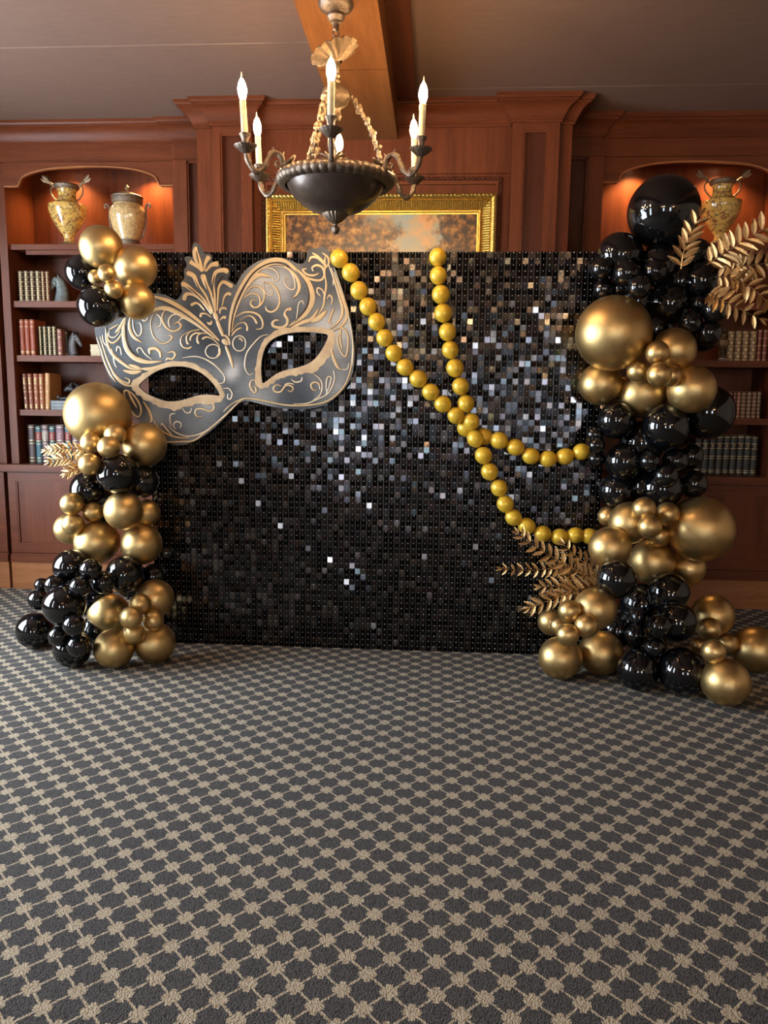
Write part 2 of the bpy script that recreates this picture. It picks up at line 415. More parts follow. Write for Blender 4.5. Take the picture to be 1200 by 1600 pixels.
# ================================================================== BOOKCASES
SHELF_Z = [2.37, 1.997, 1.633, 1.262]
COUNTER = .886
FY = 5.20            # face of the upper cases
def bookcase(a, b, sideL, sideR, where, flip):
    """a..b: inner opening; sideL/sideR: outer ends of the face frame; flip: which end meets the chimney breast"""
    t = thing('bookcase', ((a+b)/2, FY, COUNTER), 'tall built-in cherry bookcase with arched lit niche %s' % where, 'bookcase', 'built-in bookcases')
    part('back_panel', MB().box(a-.02, b+.02, 5.56, 5.60, COUNTER, 2.99), wood_v, t, False)
    part('side_panel', MB().box(a-.045, a, FY+.025, 5.56, COUNTER, 2.97), wood_v, t, False)
    part('side_panel', MB().box(b, b+.045, FY+.025, 5.56, COUNTER, 2.97), wood_v, t, False)
    part('niche_ceiling', MB().box(a, b, FY+.03, 5.56, 2.945, 2.965), wood_h, t, False)
    # face frame
    for (x0, x1, breast) in ((sideL, a, flip < 0), (b, sideR, flip > 0)):
        if breast:
            p0, p1 = (x0+.095, x1) if flip > 0 else (x0, x1-.10)
            q0, q1 = (x0, p0) if flip > 0 else (p1, x1)
            part('stile', MB().box(q0, q1, FY-.025, FY+.025, COUNTER, 2.985), wood_v, t, False)
            part('rail', MB().box(p0, p1, FY-.025, FY+.025, 2.885, 2.985), wood_h, t, False)
            part('narrow_panel', MB().box(p0, p1, FY+.005, FY+.025, COUNTER, 2.885), wood_d, t, False)
            e0, e1 = (p0, p0+.012) if flip > 0 else (p1-.012, p1)
            part('panel_moulding', MB().box(e0, e1, FY-.018, FY+.006, COUNTER, 2.885).box(min(p0,p1)+.0, max(p0,p1)-.0, FY-.018, FY+.006, 2.873, 2.885), wood_h, t, False)
        else:
            part('stile', MB().box(x0, x1, FY, FY+.025, COUNTER, 2.885), wood_v, t, False)
            part('stile_bead', MB().box(x1-.012 if x1 == a else x0, x1 if x1 == a else x0+.012, FY-.006, FY+.001, COUNTER, 2.73), wood_h, t, False)
    # arched valance
    c = (a+b)/2; hw = (b-a)/2 - .095; zb, h = 2.735, .118
    arch = []
    for i in range(41):
        x = -1 + 2*i/40
        arch.append((c + x*hw, zb + .004 + h*(max(0, 1-abs(x)**2.5))**(1/2.3)))
    low = [(a-.0005, zb)] + [(c-hw-.004, zb)] + arch + [(c+hw+.004, zb)] + [(b+.0005, zb)]
    mb = MB(); k = len(low); top = 2.985
    vs = []
    for (x, z) in low: vs += [(x, FY, z), (x, FY, top), (x, FY+.028, z), (x, FY+.028, top)]
    fs = []
    for i in range(k-1):
        p, q = 4*i, 4*(i+1)
        fs += [(p, q, q+1, p+1), (p+2, p+3, q+3, q+2), (p, p+2, q+2, q)]
    mb.add(vs, fs); part('arched_valance', mb, wood_h, t, True, angle=20)
    part('arch_bead', MB().loft([(x, FY-.003, z+.003) for x, z in low], .006, 6, up=(0,1,0)), wood_o, t)  # bead's paler wood paints in the highlight along the arch edge
    # shelves
    for i, z in enumerate(SHELF_Z):
        th = .036 if i else .03
        mb = MB().box(a+.001, b-.001, FY+.03, 5.559, z-th, z)
        s_ = part('shelf', mb, wood_h, t, False)
        part('shelf_edge', MB().box(a+.001, b-.001, FY+.018, FY+.03, z-th-.004, z+.001), wood_h, s_, False)
        if i == 0: part('light_rail', MB().box(a+.10, b-.001, FY+.045, FY+.06, z-.062, z-th), wood_h, s_, False)
    return t
LA, LB = -2.905, -1.752
RA, RB = 1.025, 2.178
bcL = bookcase(LA, LB, -2.962, -1.495, 'on the left', 1)
bcR = bookcase(RA, RB, .77, 2.235, 'on the right', -1)

def door(parent, x0, x1, z0, z1, y):
    d = part('door', MB().box(x0, x0+.055, y, y+.022, z0, z1).box(x1-.055, x1, y, y+.022, z0, z1)
             .box(x0+.055, x1-.055, y, y+.022, z1-.055, z1).box(x0+.055, x1-.055, y, y+.022, z0, z0+.06), wood_h, parent, False)
    a0, a1, c0, c1 = x0+.055, x1-.055, z0+.06, z1-.055
    part('door_panel', MB().box(a0, a1, y+.012, y+.022, c0, c1), wood_v, d, False)
    mo = MB()
    for (p, q, r, s_) in ((a0, a0+.01, c0, c1), (a1-.01, a1, c0, c1), (a0+.01, a1-.01, c0, c0+.012), (a0+.01, a1-.01, c1-.01, c1)):
        mo.box(p, q, y+.003, y+.013, r, s_)
    part('panel_moulding', mo, wood_h, d, False)
def base_cabinet(x0, x1, n, label):
    t = thing('base_cabinet', ((x0+x1)/2, 5.15, 0), label, 'cabinet', 'base cabinets under the bookcases')
    part('body', MB().box(x0, x1, 5.172, 5.60, .10, .834), wood_d, t, False)
    w = (x1-x0)/n
    for i in range(n): door(t, x0+w*i+.004, x0+w*(i+1)-.004, .262, .830, 5.15)
    part('base_moulding', MB().box(x0, x1, 5.137, 5.172, .195, .245).box(x0, x1, 5.147, 5.172, .245, .258), wood_h, t, False)
    part('plinth', MB().box(x0, x1, 5.145, 5.30, 0.0, .194), wood_o, t, False)
base_cabinet(-2.975, -1.50, 3, 'cherry base cabinet with framed doors under the left bookcase')
base_cabinet(.78, 2.235, 3, 'dark cherry base cabinet under the right bookcase behind gold balloons')
base_cabinet(-3.74, -2.995, 1, 'sliver of the next cherry base cabinet at the left edge')
for (x0, x1, w) in ((-3.74, -1.497, 'left'), (.777, 2.6, 'right')):
    mb = MB().box(x0, x1, 5.112, 5.60, .846, COUNTER).box(x0, x1, 5.128, 5.60, .835, .846)
    solo('countertop', mb, wood_h, 'cherry wood countertop running under the %s bookcase' % w, 'countertop', smooth=False)
tc_ = thing('tall_cabinet', (-3.35, FY, COUNTER), 'tall panelled cabinet side at the far left edge', 'cabinet')
part('cabinet_stile', MB().box(-3.14, -2.992, FY-.012, 5.56, COUNTER, 2.885), wood_v, tc_, False)
part('cabinet_rail', MB().box(-3.74, -3.14, FY-.012, FY+.02, COUNTER, 1.03), wood_h, tc_, False)
part('cabinet_panel', MB().box(-3.74, -3.14, FY+.01, FY+.02, 1.03, 2.885), wood_d, tc_, False)
part('panel_moulding', MB().box(-3.152, -3.14, FY-.006, FY+.011, 1.03, 2.885).box(-3.74, -3.152, FY-.006, FY+.011, 1.03, 1.042), wood_h, tc_, False)
# niche lights: small recessed pucks in each niche ceiling, two per niche
for (t, xs) in ((bcL, (-2.60, -2.00)), (bcR, (1.29, 1.86))):
    for x in xs:
        p = part('puck_light', MB().lathe([(.034, 2.932), (.034, 2.9448), (.03, 2.9448)], (x, 5.45, 0), 20), bronze, t)
        part('lens', MB().lathe([(.024, 2.9305), (.024, 2.9318)], (x, 5.45, 0), 16), puck_m, p)
        sd = bpy.data.lights.new('niche_spot', 'SPOT'); sd.energy = NICHE; sd.color = (1, .58, .22)
        sd.spot_size = radians(130); sd.spot_blend = .7; sd.shadow_soft_size = .02
        so = bpy.data.objects.new('niche_spot', sd); COL.objects.link(so); so.location = (x, 5.45, 2.925)

# ================================================================== PICTURE
def painting_material():
    m, nt, b = new_mat('autumn_landscape_paint')
    tc = nt.nodes.new('ShaderNodeTexCoord'); sep = nt.nodes.new('ShaderNodeSeparateXYZ'); L(nt, tc.outputs['Object'], sep.inputs[0])
    vec = tc.outputs['Object']
    cloud = noise(nt, vec, 4.5, 6, .6)
    sky = ramp(nt, cloud, [(.36, (.22, .27, .25)), (.47, (.32, .27, .17)), (.56, (.52, .26, .10)), (.72, (.40, .16, .055))])
    fol = noise(nt, vec, 22, 8, .7)
    leaf = ramp(nt, fol, [(.36, (.014, .008, .005)), (.47, (.06, .022, .009)), (.56, (.24, .095, .022)), (.68, (.45, .23, .06))])
    edge = math_node(nt, 'ADD', sep.outputs[0], math_node(nt, 'MULTIPLY', math_node(nt, 'SUBTRACT', noise(nt, vec, 7, 7, .65), .5), .75))
    def mixc(f, a, c):
        mx = nt.nodes.new('ShaderNodeMix'); mx.data_type = 'RGBA'; L(nt, f, mx.inputs['Factor']); L(nt, a, mx.inputs['A']); L(nt, c, mx.inputs['B']); return mx.outputs['Result']
    def smooth(x, lo, hi):
        mr = nt.nodes.new('ShaderNodeMapRange'); mr.interpolation_type = 'SMOOTHSTEP'; L(nt, x, mr.inputs[0])
        mr.inputs[1].default_value = lo; mr.inputs[2].default_value = hi; return mr.outputs[0]
    left = smooth(edge, .06, -.14)
    right = smooth(edge, .28, .38)
    mid = math_node(nt, 'MULTIPLY', smooth(math_node(nt, 'ABSOLUTE', math_node(nt, 'ADD', edge, .02)), .14, .05), smooth(sep.outputs[2], 1.0, .86))
    col = mixc(mid, sky, leaf); col = mixc(left, col, leaf); col = mixc(right, col, leaf)
    # trunks on the left
    wv = nt.nodes.new('ShaderNodeTexWave'); wv.inputs['Scale'].default_value = 3.2; wv.inputs['Distortion'].default_value = 4.5
    wv.inputs['Detail'].default_value = 2; wv.inputs['Detail Scale'].default_value = 1.2; L(nt, vec, wv.inputs['Vector'])
    tr = math_node(nt, 'MULTIPLY', math_node(nt, 'GREATER_THAN', wv.outputs['Fac'], .985), smooth(sep.outputs[0], -.2, -.3))
    rgb = nt.nodes.new('ShaderNodeRGB'); rgb.outputs[0].default_value = (.22, .10, .05, 1)
    L(nt, col, b.inputs['Base Color']); b.inputs['Roughness'].default_value = .35
    bump(nt, fol, .15, .003, b)
    return m
PX0, PX1, PZ0, PZ1 = -1.065, .338, 1.50, 2.592
pc = thing('framed_painting', ((PX0+PX1)/2, 4.86, PZ0), 'autumn landscape painting in wide ribbed gold frame above the backdrop', 'painting')
def frame_ring(mb, inset0, inset1, y0, y1):
    """sloping mitred ring: outer rectangle at y0, inner at y1"""
    o = [(PX0+inset0, PZ0+inset0), (PX1-inset0, PZ0+inset0), (PX1-inset0, PZ1-inset0), (PX0+inset0, PZ1-inset0)]
    i = [(PX0+inset1, PZ0+inset1), (PX1-inset1, PZ0+inset1), (PX1-inset1, PZ1-inset1), (PX0+inset1, PZ1-inset1)]
    vs = [(x, y0, z) for x, z in o] + [(x, y1, z) for x, z in i]
    mb.add(vs, [(k, (k+1) % 4, 4+(k+1) % 4, 4+k) for k in range(4)])
fr = MB()
prof = [(0, 4.92), (0, 4.865), (.012, 4.858), (.024, 4.865), (.03, 4.872), (.036, 4.870), (.038, 4.881), (.082, 4.902), (.09, 4.897), (.094, 4.885), (.102, 4.885), (.106, 4.896), (.113, 4.897), (.115, 4.904)]
for (i0, y0), (i1, y1) in zip(prof[:-1], prof[1:]): frame_ring(fr, i0, i1, y0, y1)
fo = part('frame', fr, gilt, pc, True, angle=25)
ribs = MB()
n = int((PX1-PX0-.09)/.0145)
for k in range(n+1):
    x = PX0 + .045 + k*(PX1-PX0-.09)/n
    d = min(.044, max(.004, min(x-PX0, PX1-x)-.038))
    for (za, sg) in ((PZ1, -1), (PZ0, 1)):
        ribs.loft([(x, 4.877, za+sg*.037), (x, 4.877+.021*d/.044, za+sg*(.037+d))], .0052, 6)
n = int((PZ1-PZ0-.09)/.0145)
for k in range(n+1):
    z = PZ0 + .045 + k*(PZ1-PZ0-.09)/n
    d = min(.044, max(.004, min(z-PZ0, PZ1-z)-.038))
    for (xa, sg) in ((PX0, 1), (PX1, -1)):
        ribs.loft([(xa+sg*.037, 4.877, z), (xa+sg*(.037+d), 4.877+.021*d/.044, z)], .0052, 6)
part('frame_ribs', ribs, gilt, fo, kind='stuff')
eg = MB(); r_ = .009
rope(eg, (PX0+.013, 4.858, PZ1-.013), (PX1-.013, 4.858, PZ1-.013), r_, .024)
rope(eg, (PX0+.013, 4.858, PZ0+.013), (PX0+.013, 4.858, PZ1-.013), r_, .024)
rope(eg, (PX1-.013, 4.858, PZ0+.013), (PX1-.013, 4.858, PZ1-.013), r_, .024)
part('leaf_edge', eg, gilt, fo, kind='stuff')
part('canvas', MB().box(PX0+.112, PX1-.112, 4.9, 4.915, PZ0+.112, PZ1-.112), painting_material(), pc, False, label='autumn trees and clouded sky in oil paint')

# ================================================================== CHANDELIER
CX, CY = -.432, 3.30
ch = thing('chandelier', (CX, CY, 2.92), 'bronze bowl chandelier with six lit candle arms hanging from the beam', 'chandelier')
def chp(name, mb, mat, par=ch, **k): return part(name, mb.move(Matrix.Translation((CX, CY, 0))), mat, par, **k)
chp('canopy', MB().lathe([(.066, 2.9195), (.071, 2.913), (.071, 2.905), (.064, 2.893), (.048, 2.882), (.034, 2.876), (.034, 2.868), (.036, 2.862), (.030, 2.852), (.022, 2.846), (.022, 2.84), (.013, 2.835), (.011, 2.82), (.013, 2.815), (.008, 2.81)], n=32), bronze)
lp = MB(); lp.loft([(.012*cos(a), 0, 2.803+.014*sin(a)) for a in [2*pi*i/14 for i in range(15)]], .003, 6)
chp('hanging_loop', lp, bronze)
for dx in (-.009, .006):
    chp('hanger_wire', MB().loft([(dx*.4, 0, 2.797), (dx, 0, 2.735)], .0014, 5), bronze)
# acanthus cup, hanging crooked
pet = MB()
Mt = Matrix.Translation((0, 0, 2.715)) @ Matrix.Rotation(radians(-20), 4, 'Y') @ Matrix.Translation((0, 0, -2.715))
ring = []
for (r, z, amp) in [(.018, 2.690, 0), (.028, 2.700, .02), (.05, 2.710, .05), (.072, 2.724, .08), (.092, 2.737, .12), (.088, 2.742, .12), (.06, 2.724, .06), (.02, 2.712, 0)]:
    ring.append([Mt @ Vector((r*(1+amp*abs(sin(7*a))*1.0)*cos(a), r*(1+amp*abs(sin(7*a)))*sin(a), z+.006*amp*10*cos(14*a))) for a in [2*pi*i/56 for i in range(56)]])
vs = [p for r in ring for p in r]; n = 56
pet.add(vs, [(j*n+i, j*n+(i+1) % n, (j+1)*n+(i+1) % n, (j+1)*n+i) for j in range(len(ring)-1) for i in range(n)])
chp('acanthus_cup', pet, bronze_g)
chp('stem', MB().lathe([(.010, 2.735), (.017, 2.72), (.017, 2.66), (.013, 2.65), (.018, 2.642), (.012, 2.63)], n=20), bronze_g)
chp('urn', MB().lathe([(.012, 2.632), (.02, 2.622), (.018, 2.612), (.035, 2.60), (.052, 2.588), (.058, 2.572), (.058, 2.564), (.062, 2.560), (.056, 2.552), (.05, 2.54), (.036, 2.528), (.022, 2.52), (.018, 2.512), (.02, 2.50), (.024, 2.488), (.018, 2.474), (.006, 2.466)], n=32, flute=.03, nf=12), bronze_g)
for a in (15, 135, 255):
    mb = MB(); A = radians(a); rnd = random.Random(a)
    p0 = Vector((.052, 0, 2.578)); p1 = Vector((.205, 0, 2.265)); pts = []
    for i in range(25):
        t = i/24; p = p0.lerp(p1, t); p.x += .022*sin(pi*t); p.z += .012*sin(pi*t); pts.append(p)
    mb.loft(pts, [.0035 + .0015*(i % 2) for i in range(25)], 6, up=(0,1,0))
    for i in range(1, 24):
        for s_ in (-1, 1):
            q = pts[i] + Vector((rnd.uniform(-.006, .006), s_*rnd.uniform(.004, .011), rnd.uniform(-.006, .006)))
            mb.ball(q, rnd.uniform(.006, .0095), 6, 4, (1, .8, 1.4))
    for i in (2, 4, 8, 12, 16, 20): mb.ball(pts[i] + Vector((.009, 0, .004)), .0115, 7, 5)
    mb.move(Matrix.Rotation(A, 4, 'Z')); chp('chain_garland', mb, bronze_g)
bw = chp('bowl', MB().lathe([(.205, 2.236), (.200, 2.222), (.190, 2.200), (.170, 2.172), (.140, 2.146), (.105, 2.124), (.065, 2.110), (.02, 2.106), (.02, 2.112), (.10, 2.135), (.165, 2.18), (.196, 2.236)], n=56), bronze_b)
rim = MB()
ns = 44
for i in range(ns):
    a0 = 2*pi*i/ns; 
    row = []
    prof = [(.204, 2.214), (.222, 2.214), (.236, 2.226), (.240, 2.242), (.232, 2.258), (.210, 2.264), (.194, 2.256)]
    vs = []
    for k in range(5):
        a = a0 + 2*pi/ns*k/4; bul = 1 + .020*sin(pi*k/4)
        for (r, z) in prof: vs.append((r*bul*cos(a), r*bul*sin(a), 2.24 + (z-2.24)*(.92 + .10*sin(pi*k/4))))
    m_ = len(prof)
    rim.add(vs, [(k*m_+j, (k+1)*m_+j, (k+1)*m_+j+1, k*m_+j+1) for k in range(4) for j in range(m_-1)])
chp('gadrooned_rim', rim, bronze, angle=50)
chp('finial_cap', MB().lathe([(.05, 2.128), (.055, 2.118), (.052, 2.108), (.042, 2.094), (.028, 2.080), (.012, 2.071), (.008, 2.069)], n=40, flute=.05, nf=18), bronze)
chp('finial_drop', MB().lathe([(.006, 2.072), (.009, 2.066), (.008, 2.062), (.016, 2.056), (.0175, 2.048), (.014, 2.036), (.007, 2.028), (.002, 2.026)], n=20, flute=.06, nf=8), bronze)
def arm(angle, par, base, tilt=0.0):
    """one scrolled arm with drip pan, cup, candle sleeve and bulb"""
    M = Matrix.Translation((base[0], base[1], base[2])) @ Matrix.Rotation(radians(angle), 4, 'Z')
    rz = [(.222, 2.238), (.228, 2.265), (.240, 2.292), (.262, 2.306), (.284, 2.297), (.300, 2.270), (.316, 2.240), (.338, 2.222), (.362, 2.228), (.380, 2.256), (.389, 2.290)]
    pts = catmull([(r, 0, z) for r, z in rz], 4)
    mb = MB().loft(pts, [.0105 + .002*sin(i*.9) for i in range(len(pts))], 8, up=(0,1,0))
    sp = catmull([(.262, 0, 2.303), (.243, 0, 2.296), (.236, 0, 2.276), (.243, 0, 2.258), (.258, 0, 2.254), (.266, 0, 2.265), (.259, 0, 2.274)], 4)
    mb.loft(sp, [.0075 - .004*i/len(sp) for i in range(len(sp))], 7, up=(0,1,0)); mb.ball((.259, 0, 2.272), .006, 7, 5)
    for (r, z, q) in [(.305, 2.258, -.5), (.352, 2.222, .3), (.376, 2.246, 1.0), (.27, 2.305, -2.2)]:
        mb.loft([(r, 0, z), (r-.012*cos(q), 0, z+.016), (r-.02*cos(q), 0, z+.012)], [.005, .004, .001], 5, up=(0,1,0))
    a_ = part('arm', mb.move(M), bronze, par)
    lf = MB()
    for (dr, dy, hz) in [(.21, .02, .05), (.205, -.02, .045), (.19, .0, .06), (.225, .03, .03), (.22, -.032, .034), (.24, 0, .065), (.18, .035, .03), (.185, -.035, .03)]:
        lf.loft([(dr, dy*.3, 2.25), (dr+.004, dy*.8, 2.25+hz*.5), (dr-.006, dy*1.4, 2.25+hz*.8), (dr-.012, dy*1.7, 2.25+hz)], [(.004, .003), (.009, .003), (.007, .003), (.001, .001)], 6)
    part('leaf_spray', lf.move(M), bronze_g, a_)
    T = M @ Matrix.Translation((.389, 0, 2.29)) @ Matrix.Rotation(tilt, 4, 'Y')
    part('drip_pan', MB().lathe([(.006, -.012), (.018, -.004), (.032, .008), (.043, .018), (.044, .021), (.034, .017), (.014, .012), (.012, .02)], n=40, flute=.035, nf=16).move(T), bronze, a_)
    part('candle_cup', MB().lathe([(.011, .014), (.013, .022), (.012, .034), (.015, .048), (.021, .058), (.0225, .062), (.014, .060)], n=24, flute=.05, nf=8).move(T), bronze, a_)
    sl = MB().lathe([(.0128, .055), (.0128, .10), (.0122, .165), (.0122, .181), (.010, .182)], n=16)
    for k in range(4): sl.loft([(.0125*cos(k*1.7), .0125*sin(k*1.7), .178), (.0125*cos(k*1.7), .0125*sin(k*1.7), .12+.02*k)], [.0025, .0015], 5)
    part('candle_sleeve', sl.move(T), candle_m, a_)
    part('bulb', MB().lathe([(.0085, .182), (.0125, .192), (.0168, .208), (.0172, .22), (.0145, .236), (.0095, .25), (.006, .256)], n=18).move(T), bulb_m, a_)
    part('bulb_tip', MB().lathe([(.006, .256), (.0036, .266), (.0024, .277), (.001, .282)], n=10).move(T), glass_tip, a_)
for k in range(6): arm(-85 + 60*k, ch, (CX, CY, 0), [.0, .03, -.04, .0, .05, .05][k])

# two more of these light the rest of the room; only the balloons and sequins mirror them
def copy_tree(o, parent=None):
    c = o.copy(); COL.objects.link(c); c.parent = parent; OFF[c.name] = OFF[o.name]
    for k in list(o.children): copy_tree(k, c)
    return c
solo('trim_4', MB().box(2.25, 2.58, NW, 5.1, 2.92, CEIL+.01), beam_m, 'second ceiling beam beyond the right edge', kind='structure', smooth=False)
for (x, y, lab) in ((CX, -.9, 'bronze candle chandelier behind the viewpoint on the same beam'), (2.415, -2.4, 'bronze candle chandelier on the second beam beyond the right edge')):
    c = copy_tree(ch); c.location = (x, y, 2.92); c['label'] = lab

# ================================================================== VASES
def crackle(name, base, dark, pat, scale):
    m, nt, b = new_mat(name)
    v = coords(nt)
    n1 = noise(nt, v, scale, 5, .6); n2 = noise(nt, v, scale*2.3, 6, .65)
    c1 = ramp(nt, n2, [(.3, dark), (.6, base)])
    mx = nt.nodes.new('ShaderNodeMix'); mx.data_type = 'RGBA'
    vo = nt.nodes.new('ShaderNodeTexVoronoi'); vo.inputs['Scale'].default_value = scale*1.3; L(nt, v, vo.inputs['Vector'])
    f = math_node(nt, 'MULTIPLY', math_node(nt, 'LESS_THAN', math_node(nt, 'ABSOLUTE', math_node(nt, 'SUBTRACT', n1, .5)), .022), pat)
    L(nt, f, mx.inputs['Factor']); L(nt, c1, mx.inputs['A'])
    L(nt, ramp(nt, vo.outputs['Color'], [(.2, (.05, .06, .04)), (.5, (.10, .03, .05)), (.75, (.22, .03, .03)), (.9, (.03, .06, .06))]), mx.inputs['B'])
    L(nt, mx.outputs['Result'], b.inputs['Base Color']); b.inputs['Roughness'].default_value = .14
    b.inputs['Coat Weight'].default_value = .5
    return m
yel = crackle('yellow_flowered_glaze', (.62, .40, .11), (.48, .28, .06), .9, 20)
crm = crackle('cream_crackle_glaze', (.60, .43, .20), (.47, .31, .13), .45, 26)
pewter = simple('patterned_metal_band', (.19, .145, .105), .4, .7, .5, 160, bmp=.5, bs=160)
def amphora(x, label):
    z0 = SHELF_Z[0]; y = 5.31; T = Matrix.Translation((x, y, z0))
    t = thing('amphora_vase', (x, y, z0), label, 'vase', 'yellow amphora vases in the niches')
    S_ = 1.03
    pr = [(.035, .028), (.03, .05), (.034, .07), (.05, .09), (.078, .13), (.105, .18), (.119, .225), (.122, .25), (.119, .262), (.098, .272), (.070, .285), (.058, .31), (.056, .34), (.064, .365), (.074, .378), (.066, .378), (.05, .35)]
    part('vase_body', MB().lathe(pr, n=48).move(T @ Matrix.Scale(S_, 4)), yel, t)
    part('base', MB().lathe([(.075, 0), (.078, .006), (.07, .013), (.05, .018), (.04, .03), (.034, .03)], n=40).move(T), pewter, t)
    part('rim_band', MB().lathe([(.066, .362*S_), (.080, .374*S_), (.083, .386*S_), (.078, .394*S_), (.066, .39*S_)], n=40).move(T), pewter, t)
    for s in (-1, 1):
        pts = catmull([(s*.062, 0, .30), (s*.085, 0, .315), (s*.108, 0, .345), (s*.112, 0, .375), (s*.10, 0, .395), (s*.085, 0, .392)], 5)
        h = part('handle', MB().loft(pts, .0055, 8, up=(0,1,0)).move(T), bronze_g, t)
        df = MB().loft([(s*.085, 0, .395), (s*.105, 0, .413), (s*.125, -.01, .425)], [.007, .009, .004], 8, up=(0,1,0))
        for (dx, dz, dy) in ((.055, .05, -.012), (.065, .028, -.01), (.045, .06, .02)):
            p0 = Vector((s*.108, 0, .416)); p1 = p0 + Vector((s*dx, dy, dz))
            df.loft([p0, p0.lerp(p1, .35), p0.lerp(p1, .7), p1], [(.003, .002), (.010, .0025), (.014, .0025), (.003, .002)], 8, up=(0,1,0))
        part('dragonfly', df.move(T), bronze_g, h)
amphora(onY(108, 378, 5.31).x, 'yellow flowered amphora with dragonfly handles on left niche shelf')
amphora(onY(1123, 378, 5.31).x, 'yellow flowered amphora with winged handles right of the big black balloon')
def ginger_jar(x):
    z0 = SHELF_Z[0]; y = 5.31; T = Matrix.Translation((x, y, z0))
    t = thing('lidded_jar', (x, y, z0), 'cream crackled lidded jar with bronze handles on left niche shelf', 'jar')
    part('jar_body', MB().lathe([(.070, .04), (.074, .05), (.090, .09), (.108, .14), (.118, .19), (.119, .22), (.112, .245), (.098, .262), (.09, .275), (.09, .285)], n=48).move(T), crm, t)
    part('base', MB().lathe([(.072, 0), (.078, .004), (.078, .028), (.072, .034), (.074, .042), (.068, .044)], n=40).move(T), pewter, t)
    part('collar', MB().lathe([(.092, .276), (.10, .282), (.103, .305), (.10, .318), (.09, .32)], n=40).move(T), pewter, t)
    ld_ = part('lid', MB().lathe([(.104, .318), (.106, .324), (.09, .334), (.06, .346), (.03, .354), (.01, .36)], n=40).move(T), pewter, t)
    part('knob', MB().lathe([(.008, .356), (.006, .364), (.012, .372), (.0145, .384), (.011, .396), (.004, .405)], n=16, flute=.1, nf=6).move(T), bronze_g, ld_)
    for s in (-1, 1):
        pts = catmull([(s*.085, 0, .05), (s*.112, 0, .10), (s*.126, 0, .17), (s*.126, 0, .24), (s*.132, 0, .27), (s*.146, 0, .28), (s*.158, 0, .272), (s*.156, 0, .258), (s*.147, 0, .258)], 5)
        part('handle', MB().loft(pts, .0065, 8, up=(0,1,0)).move(T), pewter, t)
ginger_jar(onY(201, 378, 5.31).x)

# ================================================================== BOOKS AND ORNAMENTS
book_n = 0
BOOKC = {}
def book_mat(c):
    k = 'leather_%d_%d_%d' % tuple(int(v*1000) for v in c)
    return MATS.get(k) or simple(k, c, .45, 0, .25, 40, bmp=.15, bs=200)
page_m = simple('aged_page_edges', (.55, .45, .30), .8, 0, .15, 80)
def book(px0, px1, y_top, shelf, col, label, group, yref=5.25, bands=(.12, .25, .38, .62, .88), style='bands', lean=0.0, label_c=None, label_z=(.62, .85)):
    z0 = shelf; ym = (y_top + 0)
    x0 = onY(px0, y_top+30, yref).x; x1 = onY(px1, y_top+30, yref).x
    h = onY((px0+px1)/2, y_top, yref).z - z0
    w = x1 - x0 - .0012; cx = (x0+x1)/2; d = .17
    t = thing('book', (cx, yref, z0), label, 'book', group)
    M = Matrix.Translation((cx, yref, z0)) @ Matrix.Rotation(lean, 4, 'Y')
    sec = []
    for i in range(9):
        a = pi*i/8; sec.append((-w/2*cos(a), .010 - .010*sin(a)))
    sec = sec + [(w/2, d), (-w/2, d)]
    k = len(sec)
    def block(z_lo, z_hi, grow=0.0, n=9):
        pts = [(x*(1+grow*.0/w), y - grow) for x, y in sec[:n]]
        return pts
    mb = MB(); vs = [(x, y, 0) for x, y in sec] + [(x, y, h) for x, y in sec]
    mb.add(vs, [tuple(range(k))[::-1], tuple(range(k, 2*k))] + [(i, (i+1) % k, k+(i+1) % k, k+i) for i in range(k)])
    part('cover', mb.move(M), book_mat(col), t)
    part('pages', MB().box(-w/2+.003, w/2-.003, .014, d-.004, h-.001, h+.0006).move(M), page_m, t, False)
    def strip(zc, th, out):
        q = [(x*1.0, y-out) for x, y in sec[:9]]; m_ = len(q)
        s = MB(); s.add([(x, y, zc-th/2) for x, y in q] + [(x, y, zc+th/2) for x, y in q] + [(x*.98, y+out*2, zc-th/2) for x, y in q] + [(x*.98, y+out*2, zc+th/2) for x, y in q],
              [(i, i+1, m_+i+1, m_+i) for i in range(m_-1)] + [(2*m_+i, i, i+1, 2*m_+i+1)[::-1] for i in range(m_-1)] + [(m_+i, m_+i+1, 3*m_+i+1, 3*m_+i) for i in range(m_-1)])
        return s
    for f in bands: part('gilt_band', strip(h*f, .0045, .0016).move(M), gilt_book, t)
    if style == 'ornate':
        for f0, f1 in zip(bands[:-1], bands[1:]):
            part('gilt_ornament', strip(h*(f0+f1)/2, h*(f1-f0)*.45, .0008).move(M @ Matrix.Diagonal((.72, 1, 1, 1))), gilt_book, t)
    if style == 'dots':
        for f0, f1 in zip(bands[:-1], bands[1:]):
            part('gilt_dot', MB().ball((0, -.0005, h*(f0+f1)/2), min(.007, w*.3), 8, 4, (1, .25, 1.2)).move(M), gilt_book, t)
    if label_c:
        part('title_label', strip(h*(label_z[0]+label_z[1])/2, h*(label_z[1]-label_z[0]), .0009).move(M), book_mat(label_c), t)
        for f in (.3, .6): part('title_lettering', strip(h*(label_z[0]+(label_z[1]-label_z[0])*f), .004, .0014).move(M @ Matrix.Diagonal((.6, 1, 1, 1))), gilt_book, t)
    return t
ORD = ['first', 'second', 'third', 'fourth', 'fifth', 'sixth', 'seventh', 'eighth', 'ninth', 'tenth']
z = SHELF_Z[1]
B5 = (.06, .22, .36, .50, .64, .80, .95)
for i, (a, b_) in enumerate([(28, 36), (36.7, 45.3), (46, 54), (54.7, 63.3), (64, 70), (70.7, 77)]):
    book(a, b_, 423 + (i > 3)*.5, z, (.055, .035, .022) if i < 4 else (.11, .045, .028), '%s ornate gilt brown book from the left beside the upper horse head' % ORD[i], 'ornate gilt books on the upper left shelf', bands=B5, style='ornate')
z = SHELF_Z[2]
